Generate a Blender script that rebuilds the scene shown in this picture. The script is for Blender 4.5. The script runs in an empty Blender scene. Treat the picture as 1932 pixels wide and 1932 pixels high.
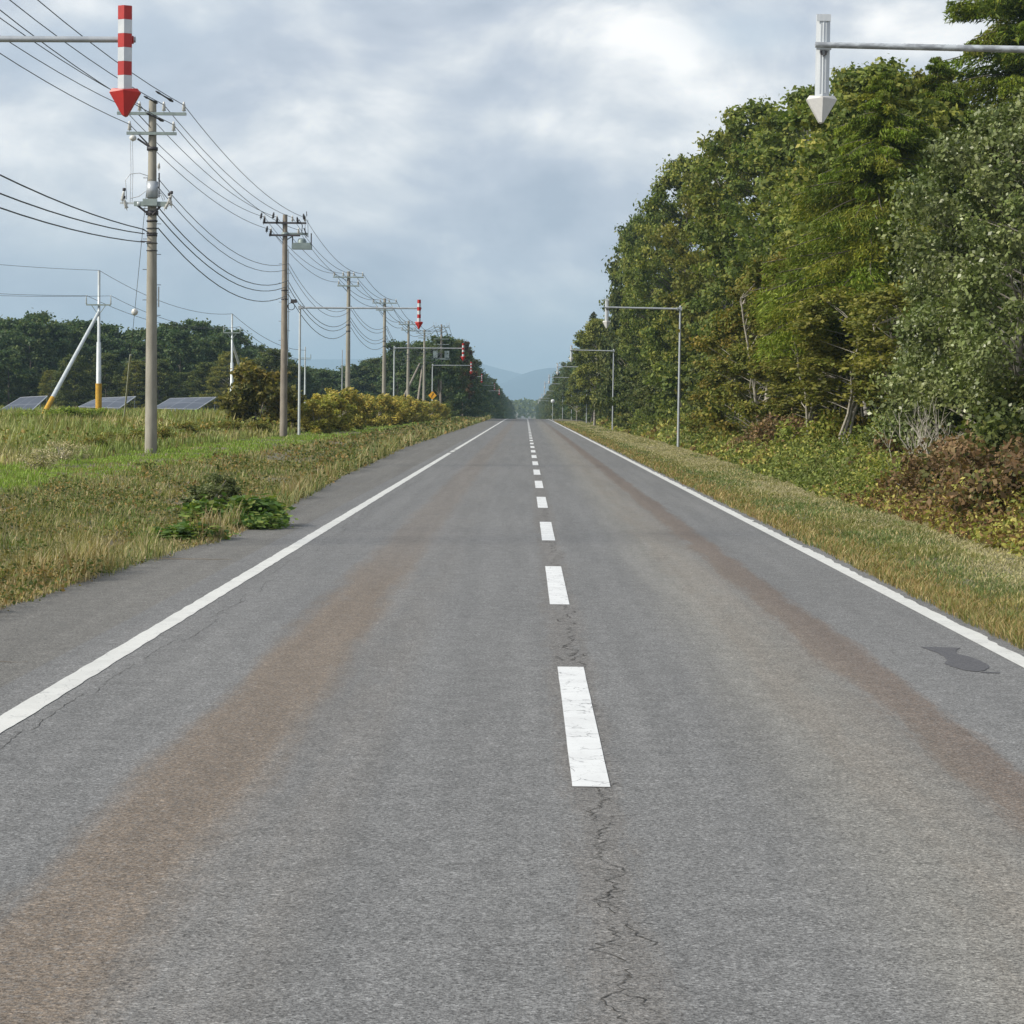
import bpy, math, random
import numpy as np
from mathutils import Matrix, Vector
R_ = math.radians
sc = bpy.context.scene
COL = sc.collection
# ------------------------------------------------------------------ camera
CAM_H = 1.85
F = 4186.0 / 1932.0                      # focal length / frame width
cd = bpy.data.cameras.new('camera')
cd.sensor_width = 36; cd.sensor_fit = 'HORIZONTAL'; cd.lens = 36 * F
cd.clip_start = 0.1; cd.clip_end = 40000
cam = bpy.data.objects.new('camera', cd); COL.objects.link(cam)
PITCH = math.atan(198 / 4186.0); YAW = math.atan(23 / 4186.0); ROLL = R_(0.72)
CM = (Matrix.Rotation(YAW, 4, 'Z') @ Matrix.Rotation(R_(90) - PITCH, 4, 'X') @ Matrix.Rotation(ROLL, 4, 'Z'))
CM.translation = Vector((0, 0, CAM_H))
cam.matrix_world = CM
sc.camera = cam
# ------------------------------------------------------------------ sky, sun, exposure
SUN_EL = R_(36); SUN_AZ = R_(-112)        # azimuth measured from +Y towards +X
sc.view_settings.view_transform = 'Standard'; sc.view_settings.look = 'None'
sc.view_settings.exposure = 0.0; sc.view_settings.gamma = 1
W = bpy.data.worlds.new('World'); sc.world = W; W.use_nodes = True
def N(nt, typ, **kw):
    n = nt.nodes.new(typ)
    for k, v in kw.items():
        if k == 'inp':
            for a, b in v.items():
                s = n.inputs[a]
                if isinstance(b, bpy.types.NodeSocket): nt.links.new(b, s)
                else: s.default_value = b
        else: setattr(n, k, v)
    return n
def M_(nt, op, a, b=0.0, c=0.0, clamp=False):
    n = nt.nodes.new('ShaderNodeMath'); n.operation = op; n.use_clamp = clamp
    for i, v in enumerate((a, b, c)):
        if isinstance(v, bpy.types.NodeSocket): nt.links.new(v, n.inputs[i])
        else: n.inputs[i].default_value = v
    return n.outputs[0]
def MR(nt, v, a, b, c=0.0, d=1.0, smooth=True):
    n = nt.nodes.new('ShaderNodeMapRange'); n.interpolation_type = 'SMOOTHSTEP' if smooth else 'LINEAR'
    nt.links.new(v, n.inputs['Value'])
    n.inputs['From Min'].default_value = a; n.inputs['From Max'].default_value = b
    n.inputs['To Min'].default_value = c; n.inputs['To Max'].default_value = d
    return n.outputs[0]
def MIX(nt, f, a, b, mode='MIX'):
    n = nt.nodes.new('ShaderNodeMix'); n.data_type = 'RGBA'; n.blend_type = mode
    for i, v in ((0, f), (6, a), (7, b)):
        if isinstance(v, bpy.types.NodeSocket): nt.links.new(v, n.inputs[i])
        else: n.inputs[i].default_value = v if i == 0 else (*v[:3], 1)
    return n.outputs[2]
def build_world():
    nt = W.node_tree; nt.nodes.clear()
    out = N(nt, 'ShaderNodeOutputWorld'); bg = N(nt, 'ShaderNodeBackground')
    sky = N(nt, 'ShaderNodeTexSky', sky_type='NISHITA', sun_disc=False)
    sky.sun_elevation = SUN_EL; sky.sun_rotation = SUN_AZ; sky.air_density = 1.3; sky.dust_density = 1.5
    tc = N(nt, 'ShaderNodeTexCoord')
    sep = N(nt, 'ShaderNodeSeparateXYZ', inp={0: tc.outputs['Generated']})
    x, y, z = sep.outputs
    yy = M_(nt, 'MAXIMUM', M_(nt, 'ABSOLUTE', y), 0.15)
    a = M_(nt, 'DIVIDE', x, yy)                       # sideways slope (road direction = 0)
    e = M_(nt, 'DIVIDE', z, yy)                       # upwards slope
    # layered cloud sheets: noise over direction, stretched sideways
    v1 = N(nt, 'ShaderNodeCombineXYZ', inp={0: M_(nt, 'MULTIPLY', a, 10.0), 1: M_(nt, 'MULTIPLY', e, 14.0), 2: 3.7})
    n1 = N(nt, 'ShaderNodeTexNoise', inp={'Vector': v1.outputs[0], 'Scale': 1.0, 'Detail': 9.0, 'Roughness': 0.55, 'Distortion': 0.5})
    v2 = N(nt, 'ShaderNodeCombineXYZ', inp={0: M_(nt, 'MULTIPLY', a, 22.0), 1: M_(nt, 'MULTIPLY', e, 44.0), 2: 9.1})
    n2 = N(nt, 'ShaderNodeTexNoise', inp={'Vector': v2.outputs[0], 'Scale': 1.0, 'Detail': 5.0, 'Roughness': 0.5, 'Distortion': 0.1})
    fa = M_(nt, 'ADD', M_(nt, 'MULTIPLY', n1.outputs[0], 0.66), M_(nt, 'MULTIPLY', n2.outputs[0], 0.34))
    def blob(ca, ce, ra, re, amt, old):
        da = M_(nt, 'DIVIDE', M_(nt, 'SUBTRACT', a, ca), ra); de = M_(nt, 'DIVIDE', M_(nt, 'SUBTRACT', e, ce), re)
        d2 = M_(nt, 'ADD', M_(nt, 'MULTIPLY', da, da), M_(nt, 'MULTIPLY', de, de))
        g = M_(nt, 'EXPONENT', M_(nt, 'MULTIPLY', d2, -1.0))
        return M_(nt, 'ADD', old, M_(nt, 'MULTIPLY', g, amt))
    def px(X, Y): return ((X - 989) / 4186.0, (768 - Y) / 4186.0)
    br = M_(nt, 'ADD', fa, -0.5)                       # brightness of the cloud
    br = M_(nt, 'MULTIPLY', br, 3.0)
    for X, Y, rx, ry, amt in ((1100, 60, 260, 70, .42), (700, 170, 280, 100, .26), (330, 330, 260, 90, .18), (1330, 190, 240, 110, .22),
                              (900, 390, 300, 100, -.24), (1000, 500, 600, 70, -.10), (250, 300, 80, 60, .10), (600, 260, 220, 60, .12)):
        c = px(X, Y); br = blob(c[0], c[1], rx / 4186.0, ry / 4186.0, amt, br)
    cf = M_(nt, 'ADD', br, 0.45, clamp=True)
    ramp = N(nt, 'ShaderNodeValToRGB', inp={0: cf}); cr = ramp.color_ramp
    cr.elements[0].position = 0.0; cr.elements[0].color = (4.8, 5.4, 6.4, 1)
    cr.elements[1].position = 1.0; cr.elements[1].color = (12.2, 12.0, 11.7, 1)
    for p, c in ((.35, (6.2, 6.7, 7.6, 1)), (.62, (8.2, 8.5, 8.9, 1))):
        q = cr.elements.new(p); q.color = c
    # how much blue shows between the sheets
    v3 = N(nt, 'ShaderNodeCombineXYZ', inp={0: M_(nt, 'MULTIPLY', a, 5.0), 1: M_(nt, 'MULTIPLY', e, 9.0), 2: 21.3})
    n3 = N(nt, 'ShaderNodeTexNoise', inp={'Vector': v3.outputs[0], 'Scale': 1.0, 'Detail': 4.0, 'Roughness': 0.5})
    hole = M_(nt, 'MULTIPLY', M_(nt, 'ADD', n3.outputs[0], -0.5), 1.4)
    for X, Y, rx, ry, amt in ((150, 60, 350, 110, .30), (1400, 60, 140, 60, .55), (120, 500, 300, 80, .45), (900, 640, 900, 90, .45), (1050, 120, 200, 60, -.4), (760, 190, 300, 110, -.3), (900, 420, 300, 110, -.35)):
        c = px(X, Y); hole = blob(c[0], c[1], rx / 4186.0, ry / 4186.0, amt, hole)
    hole = MR(nt, hole, 0.0, 0.75)
    blue = MIX(nt, 0.75, sky.outputs[0], (6.4, 7.5, 8.9))
    col = MIX(nt, M_(nt, 'MULTIPLY', hole, 0.75), ramp.outputs[0], blue)
    up = MR(nt, z, 0.18, 0.7)                           # overhead the cloud is more even
    col = MIX(nt, up, col, (4.5, 5.0, 5.7))
    down = MR(nt, z, -0.02, -0.2)
    col = MIX(nt, down, col, (1.4, 1.5, 1.4))
    nt.links.new(col, bg.inputs[0]); bg.inputs[1].default_value = 0.1
    nt.links.new(bg.outputs[0], out.inputs[0])
build_world()
sl = bpy.data.lights.new('sun', 'SUN'); sl.energy = 5.0; sl.angle = R_(9.0); sl.color = (1.0, 0.94, 0.82)
so = bpy.data.objects.new('sun', sl); COL.objects.link(so)
sdir = Vector((math.sin(SUN_AZ) * math.cos(SUN_EL), math.cos(SUN_AZ) * math.cos(SUN_EL), math.sin(SUN_EL)))
so.rotation_euler = sdir.to_track_quat('Z', 'Y').to_euler(); so.location = sdir * 60

# ------------------------------------------------------------------ helpers
R3 = CM.to_3x3()
def ray(px, py):
    """direction through a point of the 1932-unit photograph frame"""
    return R3 @ Vector(((px - 966) / 4186.0, -(py - 966) / 4186.0, -1.0))
def at(px, py, d):
    v = ray(px, py); v *= d / v.y
    return Vector((v.x, v.y, v.z + CAM_H))
def on_ground(px, py, z=0.0):
    v = ray(px, py); v *= (z - CAM_H) / v.z
    return Vector((v.x, v.y, z))
def sstep(v, a, b):
    t = np.clip((np.asarray(v, float) - a) / (b - a), 0, 1); return t * t * (3 - 2 * t)
def dip(d):
    """long profile of the road: level, then falling away past a faint crest"""
    d = np.asarray(d, float)
    t = np.clip(d - 300, 0, None)
    return -np.where(t < 120, t * t * (0.0064 / 240), 0.384 + 0.0064 * (t - 120)).clip(0, 7.0)
def hsh(ix, iy, s):
    h = (ix.astype(np.int64) * 374761393 + iy.astype(np.int64) * 668265263 + s * 2147483647) & 0xffffffff
    h = ((h ^ (h >> 13)) * 1274126177) & 0xffffffff
    return ((h ^ (h >> 16)) & 0xffff) / 65535.0
def vn(x, y, s=0):
    x = np.asarray(x, float); y = np.asarray(y, float)
    ix = np.floor(x); iy = np.floor(y); fx = x - ix; fy = y - iy
    fx = fx * fx * (3 - 2 * fx); fy = fy * fy * (3 - 2 * fy)
    ix = ix.astype(np.int64); iy = iy.astype(np.int64)
    a = hsh(ix, iy, s); b = hsh(ix + 1, iy, s); c = hsh(ix, iy + 1, s); d = hsh(ix + 1, iy + 1, s)
    return a + (b - a) * fx + (c - a) * fy + (a - b - c + d) * fx * fy
def fbm(x, y, s=0, o=3):
    r = 0; a = 0.5; t = 0
    for i in range(o):
        r = r + a * vn(x, y, s + i * 7); t += a; a *= 0.5; x = np.asarray(x) * 2.03; y = np.asarray(y) * 2.03
    return r / t
def gz(x, y):
    """height of the ground"""
    x = np.asarray(x, float); y = np.asarray(y, float)
    L = 0.30 * sstep(-x, 4.9, 9.5) + 0.10 * sstep(-x, 12.5, 18) + (fbm(x * .3, y * .3, 5) - .5) * 0.25 * sstep(-x, 5.2, 10)
    Rr = 0.06 * sstep(x, 3.9, 5.5) - 0.25 * sstep(x, 6.5, 9.0) + (fbm(x * .3, y * .3, 9) - .5) * 0.25 * sstep(x, 5.5, 9)
    edge = -0.02 * (np.abs(x + .4) < 5.2)
    return dip(y) + np.where(x < 0, L, Rr) + edge
def gzf(x, y): return float(gz(np.array([x]), np.array([y]))[0])

def tagp(o, label=None, cat=None, group=None, kind=None):
    if label: o['label'] = label
    if cat: o['category'] = cat
    if group: o['group'] = group
    if kind: o['kind'] = kind
    return o
def link(name, data, parent=None):
    o = bpy.data.objects.new(name, data); COL.objects.link(o)
    if parent is not None: o.parent = parent
    return o
def empty(name, loc=(0, 0, 0), rz=0.0, sc_=1.0):
    o = bpy.data.objects.new(name, None); COL.objects.link(o)
    o.location = loc; o.rotation_euler = (0, 0, rz); o.scale = (sc_,) * 3; o.empty_display_size = .2
    return o
def copy_tree(o, parent=None):
    c = o.copy(); COL.objects.link(c); c.parent = parent
    for ch in list(o.children): copy_tree(ch, c)
    return c
class MB:
    def __init__(s): s.v = []; s.f = []; s.m = []; s.sm = []
    def add(s, V, Fc, mi=0, smooth=False):
        b = len(s.v); s.v += [tuple(p) for p in V]
        for f in Fc: s.f.append([b + i for i in f]); s.m.append(mi); s.sm.append(smooth)
    def box(s, c, size, mi=0, rz=0.0, M=None):
        x, y, z = size[0] / 2, size[1] / 2, size[2] / 2
        V = [Vector((i * x, j * y, k * z)) for k in (-1, 1) for j in (-1, 1) for i in (-1, 1)]
        T = Matrix.Translation(c) @ (M if M is not None else Matrix.Rotation(rz, 4, 'Z'))
        s.add([T @ v for v in V], [(0, 2, 3, 1), (4, 5, 7, 6), (0, 1, 5, 4), (2, 6, 7, 3), (0, 4, 6, 2), (1, 3, 7, 5)], mi)
    def tube(s, pts, r, n=8, mi=0, cap=True, smooth=True):
        pts = [Vector(p) for p in pts]; k = len(pts)
        rr = r if isinstance(r, (list, tuple)) else [r] * k
        V = []; up = None
        for i, p in enumerate(pts):
            t = (pts[min(i + 1, k - 1)] - pts[max(i - 1, 0)]).normalized()
            if up is None:
                up = Vector((0, 0, 1)) if abs(t.z) < .9 else Vector((1, 0, 0))
            a = t.cross(up)
            if a.length < 1e-5: a = t.cross(Vector((0, 1, 0)))
            a.normalize(); b = a.cross(t).normalized(); up = b
            for j in range(n):
                w = 2 * math.pi * j / n
                V.append(p + (a * math.cos(w) + b * math.sin(w)) * rr[i])
        Fc = [(i * n + j, i * n + (j + 1) % n, (i + 1) * n + (j + 1) % n, (i + 1) * n + j) for i in range(k - 1) for j in range(n)]
        s.add(V, Fc, mi, smooth)
        if cap:
            s.add(V[:n], [list(range(n))[::-1]], mi); s.add(V[-n:], [list(range(n))], mi)
    def lathe(s, c, prof, n=12, mi=0, M=None):
        T = Matrix.Translation(c) @ (M if M is not None else Matrix())
        V = [T @ Vector((r * math.cos(2 * math.pi * j / n), r * math.sin(2 * math.pi * j / n), z)) for r, z in prof for j in range(n)]
        k = len(prof)
        s.add(V, [(i * n + j, i * n + (j + 1) % n, (i + 1) * n + (j + 1) % n, (i + 1) * n + j) for i in range(k - 1) for j in range(n)], mi, True)
    def prism(s, poly, y0, y1, mi=0, T=None):
        """extrude an x-z outline along y"""
        n = len(poly); V = [Vector((p[0], y0, p[1])) for p in poly] + [Vector((p[0], y1, p[1])) for p in poly]
        if T is not None: V = [T @ v for v in V]
        s.add(V, [list(range(n)), list(range(n, 2 * n))[::-1]] + [(i, i + n, (i + 1) % n + n, (i + 1) % n) for i in range(n)], mi)
    def build(s, name, mats, parent=None):
        me = bpy.data.meshes.new(name); me.from_pydata(s.v, [], s.f)
        for m in (mats if isinstance(mats, (list, tuple)) else [mats]): me.materials.append(m)
        me.polygons.foreach_set('material_index', s.m); me.polygons.foreach_set('use_smooth', s.sm)
        me.update()
        return link(name, me, parent)
def fast_mesh(name, V, Q, mat, fcol=None, smooth=False):
    V = np.asarray(V, np.float32); Q = np.asarray(Q, np.int32); k = Q.shape[1]
    me = bpy.data.meshes.new(name)
    me.vertices.add(len(V)); me.vertices.foreach_set('co', V.ravel())
    me.loops.add(Q.size); me.loops.foreach_set('vertex_index', Q.ravel())
    me.polygons.add(len(Q)); me.polygons.foreach_set('loop_start', np.arange(0, Q.size, k, dtype=np.int32))
    me.polygons.foreach_set('loop_total', np.full(len(Q), k, np.int32))
    me.polygons.foreach_set('use_smooth', np.full(len(Q), smooth))
    me.materials.append(mat); me.update(calc_edges=True)
    if fcol is not None:
        at_ = me.attributes.new('leafcol', 'FLOAT_COLOR', 'FACE')
        c = np.ones((len(Q), 4), np.float32); c[:, :3] = fcol
        at_.data.foreach_set('color', c.ravel())
    return me

# ------------------------------------------------------------------ materials
def new_mat(name):
    m = bpy.data.materials.new(name); m.use_nodes = True; nt = m.node_tree; nt.nodes.clear()
    out = N(nt, 'ShaderNodeOutputMaterial'); b = N(nt, 'ShaderNodeBsdfPrincipled')
    nt.links.new(b.outputs[0], out.inputs[0]); return m, nt, b, out
def noise(nt, scale, detail=3, rough=.5, vec=None, dist=0.0):
    n = N(nt, 'ShaderNodeTexNoise', inp={'Scale': scale, 'Detail': detail, 'Roughness': rough, 'Distortion': dist})
    if vec is not None: nt.links.new(vec, n.inputs['Vector'])
    return n.outputs[0]
def simple(name, c, c2=None, scale=6.0, rough=.6, metal=0.0, bump=0.0, amount=.5, stretch=None):
    m, nt, b, out = new_mat(name)
    tc = N(nt, 'ShaderNodeTexCoord').outputs['Object']
    v = tc
    if stretch: v = N(nt, 'ShaderNodeMapping', inp={'Vector': tc, 'Scale': stretch}).outputs[0]
    n = noise(nt, scale, 5, .6, v)
    f = MR(nt, n, .5 - amount / 2, .5 + amount / 2)
    col = MIX(nt, f, c, c2 if c2 else tuple(q * .8 for q in c))
    nt.links.new(col, b.inputs['Base Color']); b.inputs['Roughness'].default_value = rough; b.inputs['Metallic'].default_value = metal
    if bump:
        bp = N(nt, 'ShaderNodeBump', inp={'Height': n, 'Strength': bump, 'Distance': .01}); nt.links.new(bp.outputs[0], b.inputs['Normal'])
    return m
def leaf_mat(name, trans=.3, rough=.5, spec=.4, gain=1.0):
    m, nt, b, out = new_mat(name)
    at_ = N(nt, 'ShaderNodeAttribute', attribute_name='leafcol').outputs['Color']
    g = N(nt, 'ShaderNodeTexCoord').outputs['Object']
    n = noise(nt, 1.3, 2, .5, g)
    col = MIX(nt, 1.0, at_, MIX(nt, n, (.76 * gain, .70 * gain, .56 * gain), (1.36 * gain, 1.28 * gain, 1.0 * gain)), 'MULTIPLY')
    nt.links.new(col, b.inputs['Base Color']); b.inputs['Roughness'].default_value = rough
    b.inputs['Specular IOR Level'].default_value = spec
    t = N(nt, 'ShaderNodeBsdfTranslucent'); nt.links.new(MIX(nt, 1.0, col, (1.1, 1.25, .55), 'MULTIPLY'), t.inputs[0])
    mx = N(nt, 'ShaderNodeMixShader', inp={0: trans, 1: b.outputs[0], 2: t.outputs[0]})
    nt.links.new(mx.outputs[0], out.inputs[0]); return m
MT = {}
MT['leaf'] = leaf_mat('broad_leaves', gain=2.25, rough=.6, spec=.25); MT['woodleaf'] = leaf_mat('dark_wood_leaves', gain=3.0, spec=.2); MT['glossy'] = leaf_mat('glossy_leaves', .22, .42, .6, gain=2.1)
MT['needle'] = leaf_mat('larch_needles', .25, .6, .25, gain=1.7); MT['grass'] = leaf_mat('grass_blades', .3, .6, .3, gain=1.65)
MT['bark'] = simple('grey_bark', (.16, .14, .11), (.06, .05, .04), 9, .9, bump=.6, stretch=(1, 1, .25))
MT['birch'] = simple('birch_bark', (.42, .40, .36), (.10, .09, .08), 5, .8, bump=.3, amount=.35, stretch=(.6, .6, 3))
MT['dead'] = simple('bare_dead_wood', (.46, .43, .37), (.26, .23, .19), 8, .9)
MT['concrete'] = simple('pole_concrete', (.36, .34, .29), (.25, .235, .20), 3.5, .85, bump=.2, amount=.4, stretch=(1, 1, .3))
MT['concrete_dark'] = simple('old_pole_concrete', (.30, .265, .22), (.20, .175, .15), 4.5, .85, bump=.2, amount=.4, stretch=(1, 1, .4))
MT['galv'] = simple('galvanised_steel', (.50, .53, .56), (.38, .41, .45), 5, .42, .35, amount=.5, stretch=(1, 1, .5))
MT['galv_pale'] = simple('pale_painted_steel', (.62, .66, .68), (.48, .53, .56), 4, .45, .15, amount=.5)
MT['galv_worn'] = simple('stained_galvanised_arm', (.56, .60, .64), (.30, .32, .35), 2.4, .5, .3, amount=.22, stretch=(2.0, 1, 5))
MT['greygreen'] = simple('grey_green_crossarm', (.30, .36, .35), (.22, .27, .27), 6, .6, .1)
MT['darksteel'] = simple('dark_fittings', (.045, .042, .05), (.08, .075, .08), 20, .6, .2)
MT['porcelain'] = simple('white_porcelain', (.72, .72, .70), (.6, .6, .58), 10, .3)
MT['wire'] = simple('weathered_cable', (.085, .095, .11), (.05, .055, .065), 4, .6)
MT['red'] = simple('signal_red_paint', (.50, .028, .022), (.40, .02, .02), 7, .45)
MT['white'] = simple('white_reflective_paint', (.66, .69, .72), (.56, .60, .64), 7, .4)
MT['silver'] = simple('brushed_aluminium', (.62, .65, .68), (.50, .54, .58), 20, .42, .12, amount=.8, stretch=(1, 1, .1))
MT['headgrey'] = simple('pale_grey_sheet', (.66, .65, .63), (.56, .55, .54), 26, .6, .1, amount=.8)
MT['yellow'] = simple('yellow_guard_sleeve', (.62, .36, .03), (.45, .25, .03), 9, .5)
MT['yellow_sign'] = simple('yellow_sign_face', (.80, .40, .01), (.72, .34, .01), 9, .4)
MT['black'] = simple('black_paint', (.02, .02, .02), (.035, .035, .035), 9, .5)
MT['transformer'] = simple('transformer_steel', (.27, .33, .33), (.2, .25, .25), 6, .5, .2)
MT['guy'] = simple('guy_wire_guard', (.50, .52, .42), (.36, .38, .30), 5, .6)
def panel_mat():
    m, nt, b, out = new_mat('solar_cells')
    tc = N(nt, 'ShaderNodeTexCoord').outputs['UV']
    sp = N(nt, 'ShaderNodeSeparateXYZ', inp={0: tc}); u, v = sp.outputs[0], sp.outputs[1]
    def grid(s, n, w):
        f = M_(nt, 'FRACT', M_(nt, 'MULTIPLY', s, n)); g = M_(nt, 'ABSOLUTE', M_(nt, 'SUBTRACT', f, .5))
        return MR(nt, g, .5 - w, .5 - w * .5)
    g = M_(nt, 'MAXIMUM', grid(u, 3, .02), grid(v, 2, .025))
    g2 = M_(nt, 'MAXIMUM', grid(u, 18, .05), grid(v, 12, .05))
    c = MIX(nt, M_(nt, 'MULTIPLY', g2, .2), (.045, .055, .080), (.10, .12, .15)); c = MIX(nt, g, c, (.24, .26, .30))
    nt.links.new(c, b.inputs['Base Color']); b.inputs['Roughness'].default_value = .32; b.inputs['Specular IOR Level'].default_value = .6
    return m
MT['panel'] = panel_mat()
MT['panel_frame'] = simple('panel_frame_aluminium', (.55, .57, .6), (.45, .47, .5), 5, .4, .5)

def road_mat():
    m, nt, b, out = new_mat('worn_asphalt')
    geo = N(nt, 'ShaderNodeNewGeometry').outputs['Position']
    sp = N(nt, 'ShaderNodeSeparateXYZ', inp={0: geo}); X, Y = sp.outputs[0], sp.outputs[1]
    lng = N(nt, 'ShaderNodeMapping', inp={'Vector': geo, 'Scale': (1.0, .12, 1)}).outputs[0]
    lng2 = N(nt, 'ShaderNodeMapping', inp={'Vector': geo, 'Scale': (1.0, .03, 1)}).outputs[0]
    big = noise(nt, .9, 4, .55, lng)
    wob = M_(nt, 'MULTIPLY', M_(nt, 'ADD', noise(nt, 3.2, 7, .78, lng), -.5), .55)
    Xw = M_(nt, 'ADD', X, wob)
    col = MIX(nt, big, (.150, .151, .155), (.194, .193, .193))
    # the left shoulder was laid separately: darker, finer, lighter joint strip next to the line
    sh = MR(nt, M_(nt, 'ADD', X, M_(nt, 'MULTIPLY', wob, .06)), -3.34, -3.38)
    shc = MIX(nt, noise(nt, 1.3, 5, .6, lng), (.128, .124, .117), (.180, .174, .165))
    col = MIX(nt, sh, col, shc)
    # paler dusty middle of the right lane
    d1 = MR(nt, M_(nt, 'ABSOLUTE', M_(nt, 'SUBTRACT', Xw, 1.75)), .75, .1)
    col = MIX(nt, M_(nt, 'MULTIPLY', d1, .55), col, (.24, .228, .203))
    # mud-brown tracks, broken up by the stones
    grit = MR(nt, noise(nt, 38, 4, .75, geo), .36, .56, .45, 1.0)
    def track(c, w, s, col, tint, ya, yb, lo=.25, hi=.6):
        mk = MR(nt, M_(nt, 'ABSOLUTE', M_(nt, 'SUBTRACT', Xw, c)), w, w * .45)
        pt = MR(nt, noise(nt, 3.2, 5, .68, lng), lo, hi)
        fy = MR(nt, Y, ya, yb, 1.0, .45); pt = M_(nt, 'MULTIPLY', pt, grit)
        return MIX(nt, M_(nt, 'MULTIPLY', M_(nt, 'MULTIPLY', mk, pt), M_(nt, 'MULTIPLY', fy, s)), col, tint)
    col = track(-1.57, .42, .95, col, (.182, .143, .110), 19, 32, .14, .42)
    col = track(-1.05, .42, .35, col, (.185, .165, .145), 10, 30)
    col = track(2.42, .25, 1.0, col, (.148, .117, .098), 120, 300, .05, .32)
    col = track(2.0, .5, .40, col, (.215, .182, .15), 120, 300)
    col = track(.34, .20, .45, col, (.160, .142, .126), 40, 90, .1, .5)
    # patchy wear: faint blotches, tyre-polished streaks
    st = noise(nt, 3.5, 4, .6, lng2); col = MIX(nt, 1.0, col, MIX(nt, MR(nt, st, .35, .65), (.93,) * 3, (1.06,) * 3), 'MULTIPLY')
    bl = noise(nt, 5.0, 5, .7, geo); col = MIX(nt, 1.0, col, MIX(nt, MR(nt, bl, .35, .65), (.90,) * 3, (1.08,) * 3), 'MULTIPLY')
    # aggregate
    fine = noise(nt, 78, 3, .7, geo, .8)
    vor = N(nt, 'ShaderNodeTexVoronoi', inp={'Vector': geo, 'Scale': 100.0})
    stone = N(nt, 'ShaderNodeSeparateColor', inp={0: vor.outputs['Color']}).outputs[0]
    g = M_(nt, 'ADD', M_(nt, 'MULTIPLY', MR(nt, fine, .38, .62), .80), M_(nt, 'MULTIPLY', stone, .56))
    g = M_(nt, 'ADD', g, .31)
    rare = MR(nt, stone, .955, .97)
    g = M_(nt, 'ADD', g, M_(nt, 'MULTIPLY', rare, .5))
    gg = N(nt, 'ShaderNodeCombineXYZ', inp={0: g, 1: g, 2: g}).outputs[0]
    col = MIX(nt, 1.0, col, gg, 'MULTIPLY')
    nt.links.new(col, b.inputs['Base Color']); b.inputs['Roughness'].default_value = .82; b.inputs['Specular IOR Level'].default_value = .35
    bp = N(nt, 'ShaderNodeBump', inp={'Height': M_(nt, 'ADD', fine, M_(nt, 'MULTIPLY', vor.outputs['Distance'], .6)), 'Strength': .55, 'Distance': .006})
    nt.links.new(bp.outputs[0], b.inputs['Normal'])
    return m
MT['road'] = road_mat()
def paint_mat(name, wear, base=(.78, .79, .80)):
    m, nt, b, out = new_mat(name)
    geo = N(nt, 'ShaderNodeNewGeometry').outputs['Position']
    dn = N(nt, 'ShaderNodeTexNoise', inp={'Vector': geo, 'Scale': 5.0, 'Detail': 3.0})
    dv = N(nt, 'ShaderNodeMix', data_type='RGBA'); dv.inputs[0].default_value = .22
    nt.links.new(geo, dv.inputs[6]); nt.links.new(dn.outputs['Color'], dv.inputs[7])
    mp = N(nt, 'ShaderNodeMapping', inp={'Vector': dv.outputs[2], 'Scale': (1.5, .9, 1)})
    vor = N(nt, 'ShaderNodeTexVoronoi', feature='DISTANCE_TO_EDGE', inp={'Vector': mp.outputs[0], 'Scale': 7.0})
    ck = M_(nt, 'MULTIPLY', MR(nt, vor.outputs['Distance'], .035, .0), MR(nt, noise(nt, 3.0, 3, .6, geo), .42, .6))
    ws = MR(nt, noise(nt, 45, 5, .75, geo), .56, .70)
    bl = MR(nt, noise(nt, 2.5, 4, .6, geo), .35, .7)
    c = MIX(nt, bl, base, tuple(q * .88 for q in base))
    c = MIX(nt, M_(nt, 'MULTIPLY', ck, wear), c, (.22, .22, .23)); c = MIX(nt, M_(nt, 'MULTIPLY', ws, .5), c, (.33, .33, .33))
    nt.links.new(c, b.inputs['Base Color']); b.inputs['Roughness'].default_value = .6
    return m
MT['paint'] = paint_mat('cracked_white_paint', .95, (.74, .75, .76)); MT['paint_edge'] = paint_mat('worn_edge_paint', .5, (.66, .66, .64))
MT['crack'] = simple('open_crack', (.022, .021, .02), (.06, .056, .052), 30, .95)
MT['patch'] = simple('dark_patch_surface', (.050, .050, .058), (.130, .128, .138), 85, .75, amount=.34, bump=.5)
MT['seam_soil'] = simple('dry_soil_in_joint', (.24, .19, .13), (.15, .12, .09), 12, .95)

def ground_mat():
    m, nt, b, out = new_mat('verge_soil')
    geo = N(nt, 'ShaderNodeNewGeometry').outputs['Position']
    a = noise(nt, .5, 5, .6, geo); f = noise(nt, 7, 5, .7, geo)
    c = MIX(nt, MR(nt, a, .35, .65), (.150, .125, .085), (.105, .105, .050))
    c = MIX(nt, MR(nt, f, .45, .7), c, (.21, .185, .14))
    nt.links.new(c, b.inputs['Base Color']); b.inputs['Roughness'].default_value = .95
    bp = N(nt, 'ShaderNodeBump', inp={'Height': f, 'Strength': .6, 'Distance': .04}); nt.links.new(bp.outputs[0], b.inputs['Normal'])
    return m
MT['ground'] = ground_mat()
MT['mountain'] = simple('wooded_mountain', (.030, .065, .10), (.04, .08, .12), .002, .95)

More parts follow.
